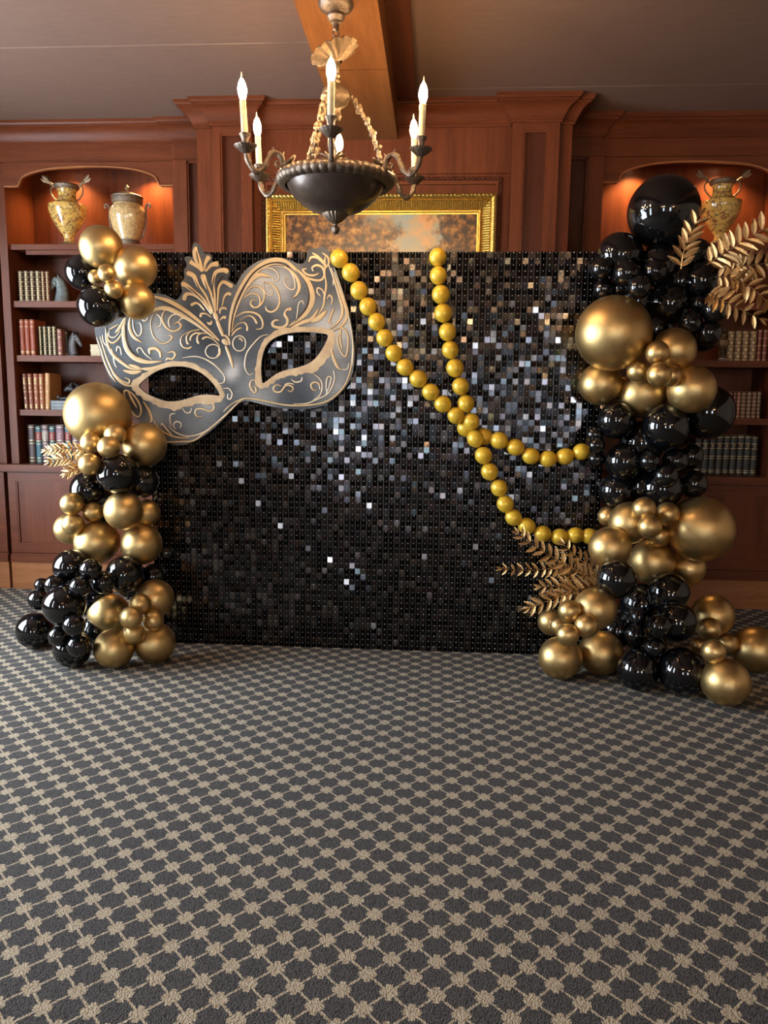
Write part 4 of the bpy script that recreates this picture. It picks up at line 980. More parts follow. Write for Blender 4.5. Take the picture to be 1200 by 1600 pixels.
ST = [
 (1,8,'leaf',[(50,830),(60,680),(95,540),(160,400),(250,270),(370,180),(480,150),(580,180),(680,270)]),
 (1,3.2,'line',[(72,800),(95,650),(150,500),(230,350),(320,240),(440,190),(540,195)]),
 (1,9,'leaf',[(560,175),(680,270),(750,350),(785,440),(785,530),(740,620),(660,690),(580,745)]),
 (1,5,'leaf',[(520,190),(610,260),(660,330),(675,400),(650,460),(618,490)]),
 (1,3.5,'line',[(660,250),(720,300),(800,330),(870,330),(900,280),(880,220),(830,200),(790,220),(800,250)]),
 (1,3.5,'line',[(760,170),(780,130),(830,130),(870,160),(900,200)]),(1,3,'line',[(790,90),(840,120),(890,170),(920,210)]),(1,3,'line',[(880,90),(930,130),(935,190),(900,230)]),
 (1,3,'line',[(740,230),(705,240),(740,280),(800,290),(850,270)]),(1,3,'leaf',[(905,120),(900,180),(910,250)]),
 (1,7,'leaf',[(215,390),(260,320),(330,285),(420,305)]),
 (1,3,'line',[(355,350),(430,370),(480,430),(500,510),(480,580),(430,615),(385,600),(375,565)]),
 (1,1.8,'line',[(355,350),(360,420),(390,460),(430,460),(430,420),(400,400)]),
 (1,2.6,'line',[(190,470),(240,400),(310,390),(355,430),(360,500),(320,560),(270,575),(240,540),(260,505),(295,515)]),
 (1,2.4,'line',[(180,490),(250,450),(310,470),(325,530),(300,580)]),
 (1,2.2,'line',[(340,230),(420,225),(480,270),(490,320),(450,335),(430,300)]),
 (1,2,'line',[(430,215),(520,215),(590,250),(630,330),(635,400),(600,415),(560,385),(540,340),(555,320),(580,325)]),
 (1,2.8,'line',[(110,660),(180,620),(260,620),(320,650),(350,710),(340,760),(290,770)]),(1,3.4,'club',[(150,690),(220,650),(270,670),(298,720)]),
 (1,3.2,'club',[(70,800),(120,730),(180,710),(210,740),(210,785)]),(1,2.4,'line',[(70,830),(110,780),(160,755)]),
 (1,1.8,'ring',ell(140,895,58,68)),(1,2.4,'line',[(135,860),(150,850),(170,880)]),
 (1,4,'line',[(600,590),(560,600),(545,640),(570,680),(560,730),(510,755),(450,745),(435,715),(460,690),(490,690)]),(1,6,'club',[(545,620),(565,595),(605,590)]),
 (1,1.8,'line',[(650,680),(660,600),(670,540),(700,515),(715,545)]),
 (1,6,'leaf',[(590,765),(700,710),(780,680),(850,585)]),(1,8,'leaf',[(780,705),(850,670),(918,605)]),
 (1,3,'line',[(905,290),(915,380),(900,480),(890,560),(850,630)]),(1,2.4,'line',[(900,470),(880,420),(840,400),(835,440),(865,475)]),(1,2.4,'line',[(920,500),(945,465),(970,500),(960,550)]),
 (1,4.5,'leaf',[(930,180),(970,280),(1010,400),(1040,500),(1060,580),(1050,660),(1000,730),(940,775)]),(1,5,'leaf',[(985,260),(1040,420),(1090,570),(1100,650),(1060,730),(980,785)]),
 (1,1.8,'line',[(985,220),(1060,440),(1110,640),(1140,800),(1155,950),(1150,1100)]),
 (1,2.4,'ring',[(1050,750),(1100,800),(1110,900),(1090,1010),(1050,980),(1020,900),(1020,830),(1050,760)]),(1,3,'leaf',[(1045,780),(1040,870),(1060,950)]),
 (1,3,'line',[(985,580),(960,640),(940,700),(965,720)]),(1,2,'line',[(960,220),(980,300),(975,380)]),
 (2,5,'leaf',[(960,250),(980,340),(1010,410),(1040,445)]),(2,1.8,'line',[(1040,440),(1100,440),(1120,380)]),
 (2,2,'line',[(400,130),(330,150),(260,220),(210,290),(190,370),(195,440),(230,490),(270,470)]),
 (2,2.4,'line',[(290,540),(250,540),(235,590),(270,645),(290,640),(285,600),(255,595)]),
 (2,2.6,'line',[(510,590),(470,580),(445,610),(460,640),(510,640),(550,590),(590,585),(620,610),(600,640),(570,625)]),(2,1.8,'line',[(540,580),(580,565),(630,575)]),
 (2,2.2,'line',[(600,530),(640,555),(690,545),(700,510)]),
 (2,2.2,'line',[(800,480),(860,530),(880,590),(860,670),(800,715)]),(2,2.8,'line',[(860,620),(850,570),(810,555),(780,580),(795,620),(830,630)]),(2,2.2,'line',[(910,670),(940,600),(960,520),(930,510),(915,570),(920,640)]),
 (2,2.2,'line',[(980,450),(990,520),(970,590),(920,665),(830,710),(740,745),(620,750)]),
 (2,2.4,'line',[(0,820),(60,760),(140,715),(210,700),(300,710),(400,730),(520,755),(640,765),(760,760),(880,740),(980,690),(1060,610),(1110,520),(1140,400),(1150,280),(1150,150)]),
 (3,10,'leaf',[(430,420),(395,330),(350,200),(358,120)]),(3,8,'club',[(430,410),(370,360),(310,315),(285,300)]),(3,8,'club',[(450,410),(470,310),(515,235)]),(3,9,'club',[(470,415),(540,340),(625,325)]),
 (3,9,'club',[(590,900),(540,700),(470,560),(435,450)]),
 (3,8,'club',[(590,890),(580,700),(560,560),(590,430),(690,400),(738,430)]),(3,7,'club',[(610,880),(620,700),(630,600),(680,540),(750,570),(790,600)]),
 (3,8,'club',[(560,890),(470,700),(380,580),(330,470),(245,430)]),(3,8,'club',[(560,910),(440,740),(330,650),(240,580),(185,560)]),(3,7,'club',[(540,920),(420,760),(320,690),(240,690),(215,760)]),
 (3,5,'club',[(460,880),(400,810),(350,790),(295,820)]),(3,5.5,'club',[(670,830),(690,730),(730,680),(775,690)]),
 (3,3.4,'line',[(640,920),(650,860),(700,850),(720,870)]),(3,6,'club',[(640,1000),(680,960),(715,965)]),(3,4.5,'club',[(540,960),(480,920),(420,920),(415,960)]),(3,3.4,'line',[(545,1000),(530,1040),(490,1020)]),
 (3,7,'leaf',[(575,900),(590,945),(615,1000)]),(3,8,'leaf',[(670,1225),(700,1250),(740,1290)]),(3,3,'line',[(660,1180),(710,1180),(750,1230),(760,1290)]),
 (3,5,'line',[(600,980),(640,1080),(680,1180)]),(3,4,'line',[(710,1300),(750,1400),(800,1560)]),
 (3,3.2,'club',[(600,1210),(520,1160),(430,1150),(380,1180),(375,1240),(395,1275)]),(3,2.6,'line',[(430,1150),(350,1150),(300,1190),(290,1240)]),(3,3.2,'club',[(400,1110),(300,1130),(250,1180),(250,1250),(270,1280)]),(3,2.8,'club',[(400,1100),(280,1130),(200,1180),(175,1240),(200,1310),(260,1330),(305,1310)]),
 (3,3.4,'club',[(640,1300),(560,1220),(480,1195),(430,1220)]),(3,1.8,'ring',ell(560,1365,88,82)),(3,4,'leaf',[(600,1430),(640,1390),(630,1330)]),
 (3,1.8,'line',[(190,1445),(330,1425),(450,1450),(560,1510),(660,1600)]),
 (4,9,'leaf',[(1160,470),(1000,325),(860,215),(720,125),(560,70)]),(4,7,'leaf',[(1120,450),(960,325),(820,240),(700,185),(600,190),(535,245)]),
 (4,3,'line',[(690,180),(650,260),(680,340),(740,385),(800,370),(820,330),(790,305),(760,330)]),(4,2.2,'line',[(720,350),(710,290),(750,240),(840,240)]),(4,2.2,'line',[(800,300),(830,270),(880,280)]),
 (4,2.8,'club',[(640,190),(570,250),(550,340),(580,440),(650,495),(710,480),(742,440),(712,418)]),(4,2.2,'line',[(600,230),(640,270),(640,330),(600,355)]),
 (4,2.2,'line',[(390,270),(400,370),(440,430),(470,390),(460,320),(430,315)]),(4,5,'leaf',[(370,260),(360,350),(400,440),(475,485)]),(4,2,'line',[(470,270),(490,295),(520,280),(520,250)]),
 (4,9,'leaf',[(335,230),(310,350),(320,470),(350,560),(420,630),(520,662),(650,655)]),(4,4,'leaf',[(340,540),(400,610),(490,640)]),
 (4,5,'leaf',[(330,250),(280,350),(235,405)]),(4,2,'line',[(180,380),(180,430),(230,440),(280,380)]),(4,3,'line',[(165,400),(170,460),(210,490),(260,460),(310,380)]),(4,2.4,'line',[(180,370),(220,350),(265,325)]),
 (4,5,'leaf',[(150,350),(160,480),(210,590),(300,670),(380,720),(475,730)]),(4,6,'leaf',[(305,735),(390,755),(470,745)]),(4,5,'leaf',[(355,685),(420,705),(470,725)]),(4,6,'leaf',[(460,722),(560,722),(650,690)]),
 (4,2.2,'line',[(290,600),(280,540),(255,525),(245,570)]),(4,2,'line',[(440,580),(430,550),(460,535),(500,590),(560,640)]),(4,4.5,'line',[(545,590),(540,550),(590,540),(630,570),(640,620)]),(4,3,'line',[(700,580),(750,570),(770,600),(740,635),(700,630),(690,650)]),
 (4,2.6,'line',[(70,440),(110,560),(140,660),(190,770),(240,840)]),(4,2.6,'line',[(100,430),(150,600),(210,740),(280,820),(350,850),(360,820),(320,800)]),(4,2,'line',[(120,420),(130,480),(160,520)]),(4,2,'line',[(200,540),(215,600),(230,680),(250,710)]),
 (5,3.4,'line',[(0,80),(60,210),(140,290),(240,305)]),
 (5,2.6,'ring',[(140,350),(150,430),(200,520),(260,580),(290,540),(280,470),(230,390),(170,345),(140,352)]),(5,3.2,'leaf',[(175,350),(210,420),(255,500)]),
 (5,4.5,'leaf',[(310,440),(360,520),(385,600),(360,640)]),
 (5,2.6,'line',[(400,600),(450,680),(540,740),(640,765),(720,765)]),(5,2.6,'line',[(440,790),(520,802),(640,800),(760,790),(860,720),(960,640),(1060,550),(1150,460),(1200,425)]),
 (5,2.2,'line',[(470,660),(480,640),(530,700),(580,755)]),(5,2.2,'line',[(540,660),(590,710),(690,750),(790,740),(880,700),(980,630)]),(5,2.2,'line',[(600,690),(580,650),(610,620),(650,640),(640,680)]),(5,2,'line',[(600,550),(555,560),(550,610),(560,660)]),
 (5,2.6,'line',[(840,570),(800,580),(775,550),(790,510),(850,510),(900,530),(940,510),(940,475),(900,460),(875,485)]),(5,2.2,'line',[(660,500),(690,540),(730,540),(745,500)]),
 (5,1.8,'line',[(860,65),(950,120),(1010,180),(1038,225),(1030,270),(990,280),(960,255)]),(5,2.2,'line',[(1020,330),(1070,325),(1105,370),(1090,420),(1065,410),(1070,375)]),
]
for (fr_, w_, mode, pts) in ST: stroke(fr_, w_, pts, mode)
for (fr_, w_, pts) in [(1,2,[(60,800),(75,680),(110,540),(175,400),(270,265),(390,190),(490,180),(590,215)]),(1,2.5,[(640,240),(720,340),(755,440),(750,540),(700,630),(620,720)]),
                       (3,2,[(395,330),(375,250),(362,170)]),(3,2,[(540,760),(500,640),(460,520)]),(3,2,[(480,740),(400,620),(340,510)]),(3,2,[(450,770),(350,670),(250,590)]),(3,2,[(600,720),(610,560),(680,470)]),(3,2,[(560,720),(555,600),(580,450)]),
                       (4,2.2,[(1130,445),(980,320),(840,220),(700,140),(600,100)]),(4,2.2,[(325,330),(330,460),(370,560),(440,620)])]:
    stroke(fr_, w_, pts, 'leaf', scroll_d, .0022)

# ================================================================== BALLOONS
def balloon_mesh(name, mat):
    pr = []
    n = 26
    for i in range(n):
        a = pi*i/(n-1)*.965; zz = cos(a); r = sin(a)
        if zz < 0: r *= 1 - .05*zz*zz; zz *= 1.07
        pr.append((max(1e-4, r), zz))
    zl = pr[-1][1]
    pr += [(.062, zl-.035), (.05, zl-.07), (.085, zl-.11), (.09, zl-.125), (.04, zl-.125)]
    me = MB().lathe(pr, n=40).mesh(name, mat, True, angle=60); return me
gold_me, black_me = balloon_mesh('gold_balloon', gold_balloon), balloon_mesh('black_balloon', black_balloon)
placed = []
def put_balloon(px, py, r, col, label, axis, group, ymax=None, small=False):
    d = ray(px, py); rr = r/F
    lim = ymax if ymax else 3.95
    # deepest allowed distance: wall behind, floor below
    tmax = lim/d.y
    if axis[0] < 0 and px > 205 or axis[0] > 0 and px < 985: tmax = min(tmax, (SW_Y-.03)/(d.y + rr))
    tf = CAM_H/(rr - d.z) if rr > d.z else 99
    tmax = min(tmax, tf)
    O = Vector((0, 0, CAM_H)); t = 2.6
    while t < tmax:
        c = O + d*t; R = rr*t; hit = False
        for (pc_, pr_) in placed:
            if (c-pc_).length < (R+pr_)*1.0 - min(R, pr_)*.22: hit = True; break
        if hit: break
        t += .004
    c = O + d*min(t, tmax); R = rr*min(t, tmax)
    placed.append((c, R))
    a = Vector((axis[0], axis[1], c.z)) - c                      # tail points into the column
    a += Vector((random.uniform(-.05, .05), random.uniform(.05, .15), random.uniform(-.12, .12)))
    q = (-a).to_track_quat('Z', 'Y')
    o = bpy.data.objects.new('gold_balloon' if col == 'g' else 'black_balloon', gold_me if col == 'g' else black_me)
    COL.objects.link(o); o.matrix_world = Matrix.Translation(c) @ q.to_matrix().to_4x4() @ Matrix.Diagonal((R*1.0, R*1.0, R, 1))
    tag(o, label, 'balloon', group)
    return o
GL, GR = 'balloons of the left column', 'balloons of the right column'
LEFT = [  # back to front: x, y, radius in photo pixels, colour, label
 # cluster at the upper left corner of the mask
 (188,480,17,'b','black balloon mostly hidden behind the gold cluster at the mask corner'),
 (130,426,28,'b','glossy black balloon leftmost in the cluster at the mask corner'),
 (158,386,33,'g','gold balloon topmost on the left, in front of the lidded jar'),
 (212,418,33,'g','gold balloon at the right of the cluster at the mask corner'),
 (214,471,28,'g','gold balloon resting on the upper left brow of the mask'),
 (153,479,31.5,'b','glossy black balloon lowest in the cluster at the mask corner'),
 (150,433,12,'g','small gold balloon, left one of three at the mask corner'),
 (178,452,14.5,'g','small gold balloon, lowest of three at the mask corner'),
 (167,427,14,'g','small gold balloon, upper one of three at the mask corner'),
 # column top
 (222,752,26,'b','dark balloon in shadow under the mask edge, right of the black ball'),
 (229,801,21,'g','gold balloon half hidden at the right of the middle gold ring'),
 (109,826,24,'g','gold balloon peeking out at the left of the middle gold ring'),
 (240,900,20,'b','black balloon in shadow below the middle right gold balloon'),
 (260,864,11,'b','tiny black balloon touching the shimmer wall beside the left column'),
 (152,648,50,'g','largest gold balloon of the left column, beside the mask eye'),
 (130,708,12,'g','small gold balloon tucked behind the trio under the largest left gold balloon'),
 (226,695,34,'g','gold balloon under the lower left rim of the mask'),
 (138,765,28,'b','black balloon at the left just above the middle gold ring'),
 (184,740,32,'b','round black balloon under the small gold trio of the left column'),
 (140,725,17,'g','small gold balloon, lowest of the group beside the gold fern on the left'),
 (142,692,16.5,'g','small gold balloon, left one under the largest left gold balloon'),
 (180,680,17.5,'g','small gold balloon, right one under the largest left gold balloon'),
 (170,699,17.5,'g','small gold balloon, front one under the largest left gold balloon'),
 (193,798,30,'g','gold balloon at the top of the middle gold ring on the left'),
 (221,850,32,'g','gold balloon at the lower right of the middle gold ring'),
 (151,847,34,'g','broad gold balloon at the lower front of the middle gold ring'),
 (145,800,16,'g','small gold balloon, right one of the middle left trio'),
 (112,787,17.5,'g','small gold balloon, top one of the middle left trio'),
 (114,819,17,'g','small gold balloon, bottom one of the middle left trio'),
 # lower black part
 (195,897,29,'b','black balloon in the centre under the middle gold ring on the left'),
 (65,914,11,'b','small black balloon at the rear left edge near the cabinet plinth'),
 (112,886,28,'b','black balloon at the upper left of the lower black group'),
 (86,914,16,'b','small black balloon just left of the upper lower-group black balloon'),
 (60,937,16,'b','small black balloon furthest left above the carpet'),
 (142,983,13,'b','small black balloon in shadow left of the bottom gold balloons'),
 (54,985,28,'b','black balloon furthest left near the carpet'),
 (100,946,32,'b','biggest black balloon of the lower left group'),
 (113,1014,29,'b','black balloon standing lowest on the carpet at the left column foot'),
 (162,910,18,'b','small black balloon, right one of three above the silver-lit gold balloon'),
 (142,890,17,'b','small black balloon, upper one of three below the broad gold balloon'),
 (125,917,16,'b','small black balloon, left one of three below the broad gold balloon'),
 (242,935,30,'g','gold balloon at the upper right of the left column foot cluster'),
 (170,959,32,'g','pale gold balloon at the left of the left column foot cluster'),
 (178,1013,31,'g','gold balloon on the carpet at the left column foot'),
 (242,1004,32,'g','gold balloon at the lower right of the left column foot, near the shimmer wall'),
 (92,994,16,'b','small black balloon, left one of the lowest black trio'),
 (116,977,17,'b','small black balloon, top one of the lowest black trio'),
 (122,1009,17.5,'b','small black balloon, bottom one of the lowest black trio'),
 (219,944,17,'g','small gold balloon, top of four at the left column foot'),
 (240,969,16,'g','small gold balloon, right of four at the left column foot'),
 (209,990,17,'g','small gold balloon, bottom of four at the left column foot'),
 (205,965,18,'g','small gold balloon, left of four at the left column foot'),
]
RIGHT = [
 (1088,395,22,'b','black balloon behind the small gold fern under the yellow vase'),
 (970,450,16,'b','small black balloon in shadow above the big upper gold balloon'),
 (1100,528,21,'b','black balloon in shadow right of the upper gold group'),
 (1104,644,43,'b','large black balloon at the right edge behind the upper gold group'),
 (950,807,16,'g','gold balloon almost hidden at the far left of the lower gold group'),
 (1076,888,26,'g','gold balloon peeking out under the huge lower gold balloon'),
 (968,399,35,'b','black balloon at the upper left of the right column'),
 (1037,331,55,'b','largest black balloon crowning the right column'),
 (1029,414,32,'b','black balloon directly below the crowning black balloon'),
 (1096,439,29,'b','black balloon below the small gold fern at the right'),
 (1093,475,14,'b','small black balloon wedged under the right fern balloon'),
 (1044,475,34,'b','black balloon in the centre above the upper gold group'),
 (1107,520,20,'b','black balloon, lowest of the black group below the big gold ferns'),
 (1116,484,20,'b','black balloon furthest right, touching the lowest big gold fern'),
 (1079,504,18,'b','small black balloon just above the right gold balloon of the upper group'),
 (979,427,21,'b','small black balloon in the middle below the upper left black balloon'),
 (943,452,16,'b','small black balloon lower left, above the big upper gold balloon'),
 (940,420,17,'b','small black balloon at the top right corner of the shimmer wall'),
 (1023,424,19,'b','small black balloon in front of the second black balloon from the top'),
 (999,449,18,'b','small black balloon at the front above the big upper gold balloon'),
 (1053,547,34,'g','gold balloon behind the small gold four in the upper group'),
 (938,600,33,'g','gold balloon under the big upper gold balloon on the left'),
 (958,521,58,'g','biggest gold balloon of the upper right group'),
 (1081,608,37,'g','gold balloon at the lower right of the upper gold group'),
 (1003,615,38,'g','gold balloon at the bottom of the upper gold group'),
 (1048,587,17,'g','small gold balloon, right of four in the upper gold group'),
 (997,580,17.5,'g','small gold balloon, left of four in the upper gold group'),
 (1027,551,18.5,'g','small gold balloon, top of four in the upper gold group'),
 (1030,585,19,'g','small gold balloon, front of four in the upper gold group'),
 (963,657,29,'b','black balloon at the left just under the upper gold group'),
 (1040,667,37,'b','broad black balloon in the centre under the upper gold group'),
 (964,767,28,'b','black balloon at the left just above the lower gold group'),
 (1083,756,22,'b','black balloon at the right just above the huge lower gold balloon'),
 (1079,713,20,'b','black balloon at the right edge beside the green-black volumes'),
 (975,721,29,'b','black balloon at the left in the middle of the right column'),
 (1032,763,34,'b','flattened black balloon just above the lower gold group'),
 (1055,720,20,'b','black balloon right of centre in the middle black group'),
 (1015,721,16,'b','small black balloon in the centre of the middle black group'),
 (1040,744,19,'b','small black balloon perched on the flattened black balloon'),
 (929,679,13,'b','tiny black balloon, top of three at the end of the upper bead strand'),
 (932,717,13,'b','tiny black balloon, bottom of three at the end of the upper bead strand'),
 (932,696,13,'b','tiny black balloon, middle of three at the end of the upper bead strand'),
 (1095,827,51,'g','huge gold balloon at the right of the lower gold group'),
 (984,817,33,'g','gold balloon at the upper left of the lower gold group'),
 (953,856,33,'g','gold balloon at the left end of the lower bead strand'),
 (1019,877,35,'g','gold balloon at the bottom centre of the lower gold group'),
 (1029,837,17.5,'g','small gold balloon, bottom of four in the lower gold group'),
 (1006,795,18.5,'g','small gold balloon, top of four in the lower gold group'),
 (1043,803,18.5,'g','small gold balloon, right of four in the lower gold group'),
 (1015,823,18.5,'g','small gold balloon, front of four in the lower gold group'),
 (963,905,31,'b','black balloon at the left just under the lower gold group'),
 (1045,927,32,'b','black balloon at the right just under the lower gold group'),
 (861,972,21,'g','gold balloon half hidden at the left of the left foot cluster'),
 (930,951,33,'g','gold balloon above the left foot cluster, under the gold ferns'),
 (938,1020,34.5,'g','gold balloon at the lower right of the left foot cluster'),
 (875,1028,33.5,'g','gold balloon on the carpet at the far left of the right column'),
 (1114,961,32,'g','gold balloon at the top of the right foot cluster'),
 (1182,1015,36,'g','gold balloon furthest right on the carpet'),
 (1057,972,31,'b','black balloon in the middle between the two foot clusters'),
 (981,970,17,'b','small black balloon, left one of five at the right column foot'),
 (999,965,15,'b','small black balloon, top one of five at the right column foot'),
 (997,1047,32,'b','black balloon on the carpet right of the left foot cluster'),
 (1023,1012,16,'b','small black balloon, lowest of five at the right column foot'),
 (994,992,18,'b','small black balloon, front one of five at the right column foot'),
 (1030,979,19,'b','small black balloon, right one of five at the right column foot'),
 (1067,1049,37.5,'b','large black balloon lowest on the carpet in front'),
 (1134,1066,37,'g','gold balloon lowest of all, nearest on the carpet at the right'),
 (1091,1008,12,'g','tiny gold balloon half hidden at the left of the right foot cluster'),
 (874,978,15,'g','small gold balloon, left of four in the left foot cluster'),
 (890,955,18,'g','small gold balloon, top of four in the left foot cluster'),
 (916,978,18.5,'g','small gold balloon, right of four in the left foot cluster'),
 (887,992,18,'g','small gold balloon, bottom of four in the left foot cluster'),
 (1137,1006,16,'g','small gold balloon, right one in the right foot cluster'),
 (1109,983,18,'g','small gold balloon, top one in the right foot cluster'),
 (1115,1018,19,'g','small gold balloon, bottom front one in the right foot cluster'),
]
for (x, y, r, c, lab) in LEFT:
    ym = 3.86 if y < 500 else (3.90 if r > 20 else 3.93)
    put_balloon(x, y, r, c, lab, (-1.62, 3.95), GL, ym)
for (x, y, r, c, lab) in RIGHT: put_balloon(x, y, r, c, lab, (1.12, 3.85), GR, 3.9)

# balloons deep inside the columns, seen only through the gaps
def inner_balloon(px, py, r, Y, label, group):
    c = onY(px, py, Y); R = r/F*Y
    if c.z < R: c.z = R
    o = bpy.data.objects.new('black_balloon', black_me); COL.objects.link(o)
    o.matrix_world = Matrix.Translation(c) @ Matrix.Rotation(random.uniform(-.6, .6), 4, 'X') @ Matrix.Diagonal((R, R, R, 1))
    tag(o, label, 'balloon', group)
for (x, y, r, Y, lab) in [(146, 932, 32, 3.93, 'black balloon deep inside the left column behind the pale gold balloon'),
                          (148, 985, 24, 3.86, 'black balloon low inside the left column between black and gold foot balloons'),
                          (205, 905, 28, 3.90, 'black balloon deep inside the left column above its gold foot cluster'),
                          (165, 790, 26, 3.95, 'black balloon deep inside the left column behind the middle gold ring')]:
    inner_balloon(x, y, r, Y, lab, GL)
for (x, y, r, Y, lab) in [(1060, 440, 28, 3.93, 'black balloon deep inside the right column near its top'),
                          (992, 470, 28, 3.93, 'black balloon deep inside the right column behind the big upper gold balloon'),
                          (1020, 515, 30, 3.93, 'black balloon deep inside the right column beside the big upper gold balloon'),
                          (1003, 692, 34, 3.92, 'black balloon deep inside the middle of the right column'),
                          (1008, 760, 30, 3.93, 'black balloon deep inside the right column above the lower gold group'),
                          (1003, 945, 34, 3.90, 'black balloon deep inside the right column under the lower gold group'),
                          (1012, 1005, 30, 3.86, 'black balloon deep inside the right column foot'),
                          (964, 985, 27, 3.90, 'black balloon deep inside the right column behind the left foot cluster')]:
    inner_balloon(x, y, r, Y, lab, GR)

# ================================================================== BEAD STRANDS
def bead_mesh():
    pr = [(max(1e-4, sin(pi*i/18)), -cos(pi*i/18)*1.06) for i in range(19)]
    return MB().lathe([(.05, -1.17)] + pr + [(.05, 1.17)], n=28).mesh('bead', pearl_m, True, angle=70)
bead_me = bead_mesh()
def strand(pts, label, back):
    P = [onY(x, y, 3.985 if i in back else 3.945) for i, (x, y) in enumerate(pts)]
    t = thing('bead_strand', tuple(P[0]), label, 'garland', 'gold bead strands')
    for i, p in enumerate(P):
        d = (P[min(i+1, len(P)-1)] - P[max(i-1, 0)]).normalized()
        R = random.uniform(12.6, 13.4)/F*4.0
        o = inst('bead', bead_me, Matrix.Translation(p-P[0]) @ d.to_track_quat('Z', 'Y').to_matrix().to_4x4() @ Matrix.Scale(R, 4), t)
strand([(530,404),(548,426),(561,454),(575,479),(588.5,503),(601,528),(615.5,552),(633,574),(653.5,592),(673,612.5),(692,631.5),(712.5,649.5),(728,669),(756,682.5),(780,688.5),(805.5,699),(829.5,712.5),(856.5,717),(883,713.4),(908.4,706)],
       'yellow gold bead strand hanging from the top corner of the mask', (12, 13))
strand([(684,402),(685,430.6),(688.7,460),(692.4,489.3),(699.3,518.6),(703.7,546.8),(711,575),(719.5,603.7),(728,630.8),(736.4,658.7),(743,685.5),(755.4,711.6),(765,737),(780,762.6),(789.6,787.5),(802.5,808.5),(823,822),(848,834),(874.5,839),(899.4,836.4),(921,838)],
       'yellow gold bead strand hanging from the backdrop top, lower end behind gold balloon', ())

# ================================================================== GOLD FERNS
def leaflet_mesh():
    mb = MB(); prof = [(0, .04), (.12, .32), (.3, .50), (.5, .54), (.7, .44), (.86, .25), (1.0, .02)]
    vs = []
    for (t, w) in prof:
        dr = -.10*t*t
        vs += [(t, -w*.36, dr+.055*w*2), (t, 0, dr), (t, w*.36, dr+.055*w*2), (t, w*.36, dr+.055*w*2-.02), (t, 0, dr-.02), (t, -w*.36, dr+.055*w*2-.02)]
    fs = []
    for i in range(len(prof)-1):
        for j in range(6): fs.append((6*i+j, 6*i+(j+1) % 6, 6*(i+1)+(j+1) % 6, 6*(i+1)+j))
    fs += [(5,4,3,2,1,0), tuple(6*(len(prof)-1)+j for j in range(6))]
    return mb.add(vs, fs).mesh('leaflet', leaf_gold, True, angle=30)
leaflet_me = leaflet_mesh()
def frond(pts, n, length, label, group, normal=(0, -1, .25), ang=55, seed=1, skip=0.08, sides=(1, -1)):
    """pts: (px, py, Y) from base to tip"""
    rnd = random.Random(seed)
    P = catmull([onY(x, y, Y) for x, y, Y in pts], 10); base = P[0]
    t = thing('gold_fern', tuple(base), label, 'fern', group)
    k = len(P)
    part('stem', MB().loft(P, [.0035*(1-.65*i/(k-1)) for i in range(k)], 6), leaf_gold, t)
    nb = Vector(normal).normalized()
    for i in range(n):
        u = skip + (1-skip)*i/(n-1) if n > 1 else 1; f = u*(k-1); a = min(k-2, int(f)); p = P[a].lerp(P[a+1], f-a)
        tn = (P[a+1]-P[a]).normalized(); side = nb.cross(tn).normalized(); no = tn.cross(side).normalized()
        if no.dot(nb) < 0: no = -no
        for s in sides:
            A = radians(ang*(1-.25*u) + rnd.uniform(-7, 7)); ln = length*(.72+.5*sin(pi*min(1, .2+u*.72)))*rnd.uniform(.9, 1.08)*(1 if i < n-1 else .9)
            d = (tn*cos(A) + side*s*sin(A) + no*rnd.uniform(-.15, .35)).normalized()
            if i == n-1: d = (tn*.94 + side*s*.3).normalized()
            zz = (no + side*s*rnd.uniform(-.5, .5) + Vector((0, 0, rnd.uniform(-.2, .4)))).normalized()
            yy = zz.cross(d).normalized(); zz = d.cross(yy)
            M = Matrix((d, yy, zz)).transposed().to_4x4()
            inst('leaflet', leaflet_me, Matrix.Translation(p-base) @ M @ Matrix.Diagonal((ln, ln*.84, ln, 1)), t)
GT, GB, GS = 'gold ferns at the upper right', 'gold ferns at the lower right column', 'gold ferns on the left column'
frond([(1064,420,3.60), (1068,395,3.60), (1077,370,3.61), (1092,337,3.63)], 7, .066, 'small gold fern standing beside the crowning black balloon', GT, seed=2, ang=46)
frond([(1104,414,3.70), (1130,397,3.68), (1160,378,3.66), (1200,353,3.64), (1240,330,3.62)], 13, .068, 'topmost large gold fern reaching up to the right edge', GT, seed=3, ang=72)
frond([(1135,426,3.74), (1150,419,3.73), (1175,414,3.72), (1215,410,3.71), (1250,407,3.70)], 11, .066, 'second large gold fern, lying level below the topmost one', GT, seed=4, ang=75)
frond([(1118,433,3.68), (1140,434,3.66), (1165,444,3.64), (1190,463,3.62), (1215,490,3.6)], 11, .062, 'third large gold fern, drooping between the level and lowest ferns', GT, seed=5, ang=72)
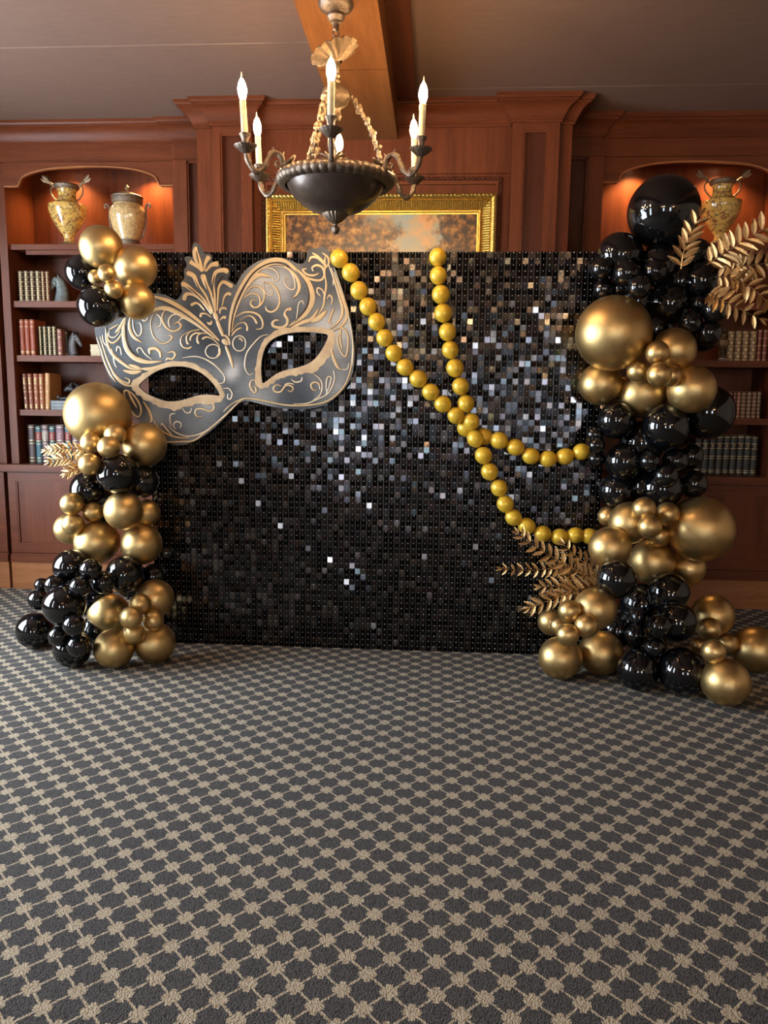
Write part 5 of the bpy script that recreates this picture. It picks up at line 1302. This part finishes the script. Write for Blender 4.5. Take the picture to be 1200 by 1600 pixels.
frond([(1108,459,3.60), (1122,466,3.58), (1150,480,3.56), (1187,498,3.55)], 9, .058, 'lowest large gold fern, curving over the lower black balloons', GT, seed=6, ang=74)
frond([(945,918,3.80), (925,905,3.76), (888,884,3.74), (848,861,3.73), (811,834,3.72)], 15, .06, 'long gold fern rising left below the lower bead strand', GB, seed=7, ang=62)
frond([(915,900,3.79), (890,890,3.76), (863,889,3.75), (824,891,3.74), (784,889,3.73)], 14, .043, 'slim gold fern pointing level to the left', GB, seed=8, ang=62)
frond([(940,915,3.75), (910,916,3.72), (877,916,3.70), (846,917,3.70)], 10, .058, 'gold fern between the slim fern and the lowest one', GB, seed=9, ang=58)
frond([(935,914,3.74), (905,922,3.70), (868,934,3.68), (828,950,3.67)], 11, .062, 'lowest gold fern drooping onto the small gold balloons', GB, seed=10, ang=55)
frond([(942,905,3.80), (930,893,3.80), (906,874,3.81), (882,852,3.82)], 9, .056, 'short gold fern tucked under the last yellow beads', GB, seed=11, ang=60)
frond([(130,702,3.78), (110,701,3.76), (90,702,3.75), (71,704,3.75)], 10, .040, 'upper gold fern pointing left from the left column', GS, seed=12, ang=55)
frond([(126,726,3.74), (112,718,3.73), (95,717,3.72), (77,721,3.71)], 8, .042, 'middle gold fern spreading left in front of the countertop books', GS, seed=13, ang=55)
frond([(130,733,3.74), (120,733,3.72), (112,735,3.71), (103,740,3.70)], 6, .042, 'lower gold fern drooping beside the small gold balloons', GS, seed=14, ang=50)

# ================================================================== SCRAP ON THE CARPET
a = onZ(703, 1097, 0); b2 = onZ(719, 1096, 0)
solo('paper_scrap', MB().add([(a.x, a.y-.006, .0006), (b2.x, b2.y-.004, .0006), (b2.x, b2.y+.004, .0006), (a.x, a.y+.004, .0006), (a.x, a.y-.006, .0016), (b2.x, b2.y-.004, .004), (b2.x, b2.y+.004, .003), (a.x, a.y+.004, .0018)],
     [(3,2,1,0), (4,5,6,7), (0,1,5,4), (1,2,6,5), (2,3,7,6), (3,0,4,7)]), simple('scrap_white', (.6, .55, .48), .6, 0, .05, 5), 'tiny pale paper scrap lying on the carpet before the backdrop', 'scrap', smooth=False)
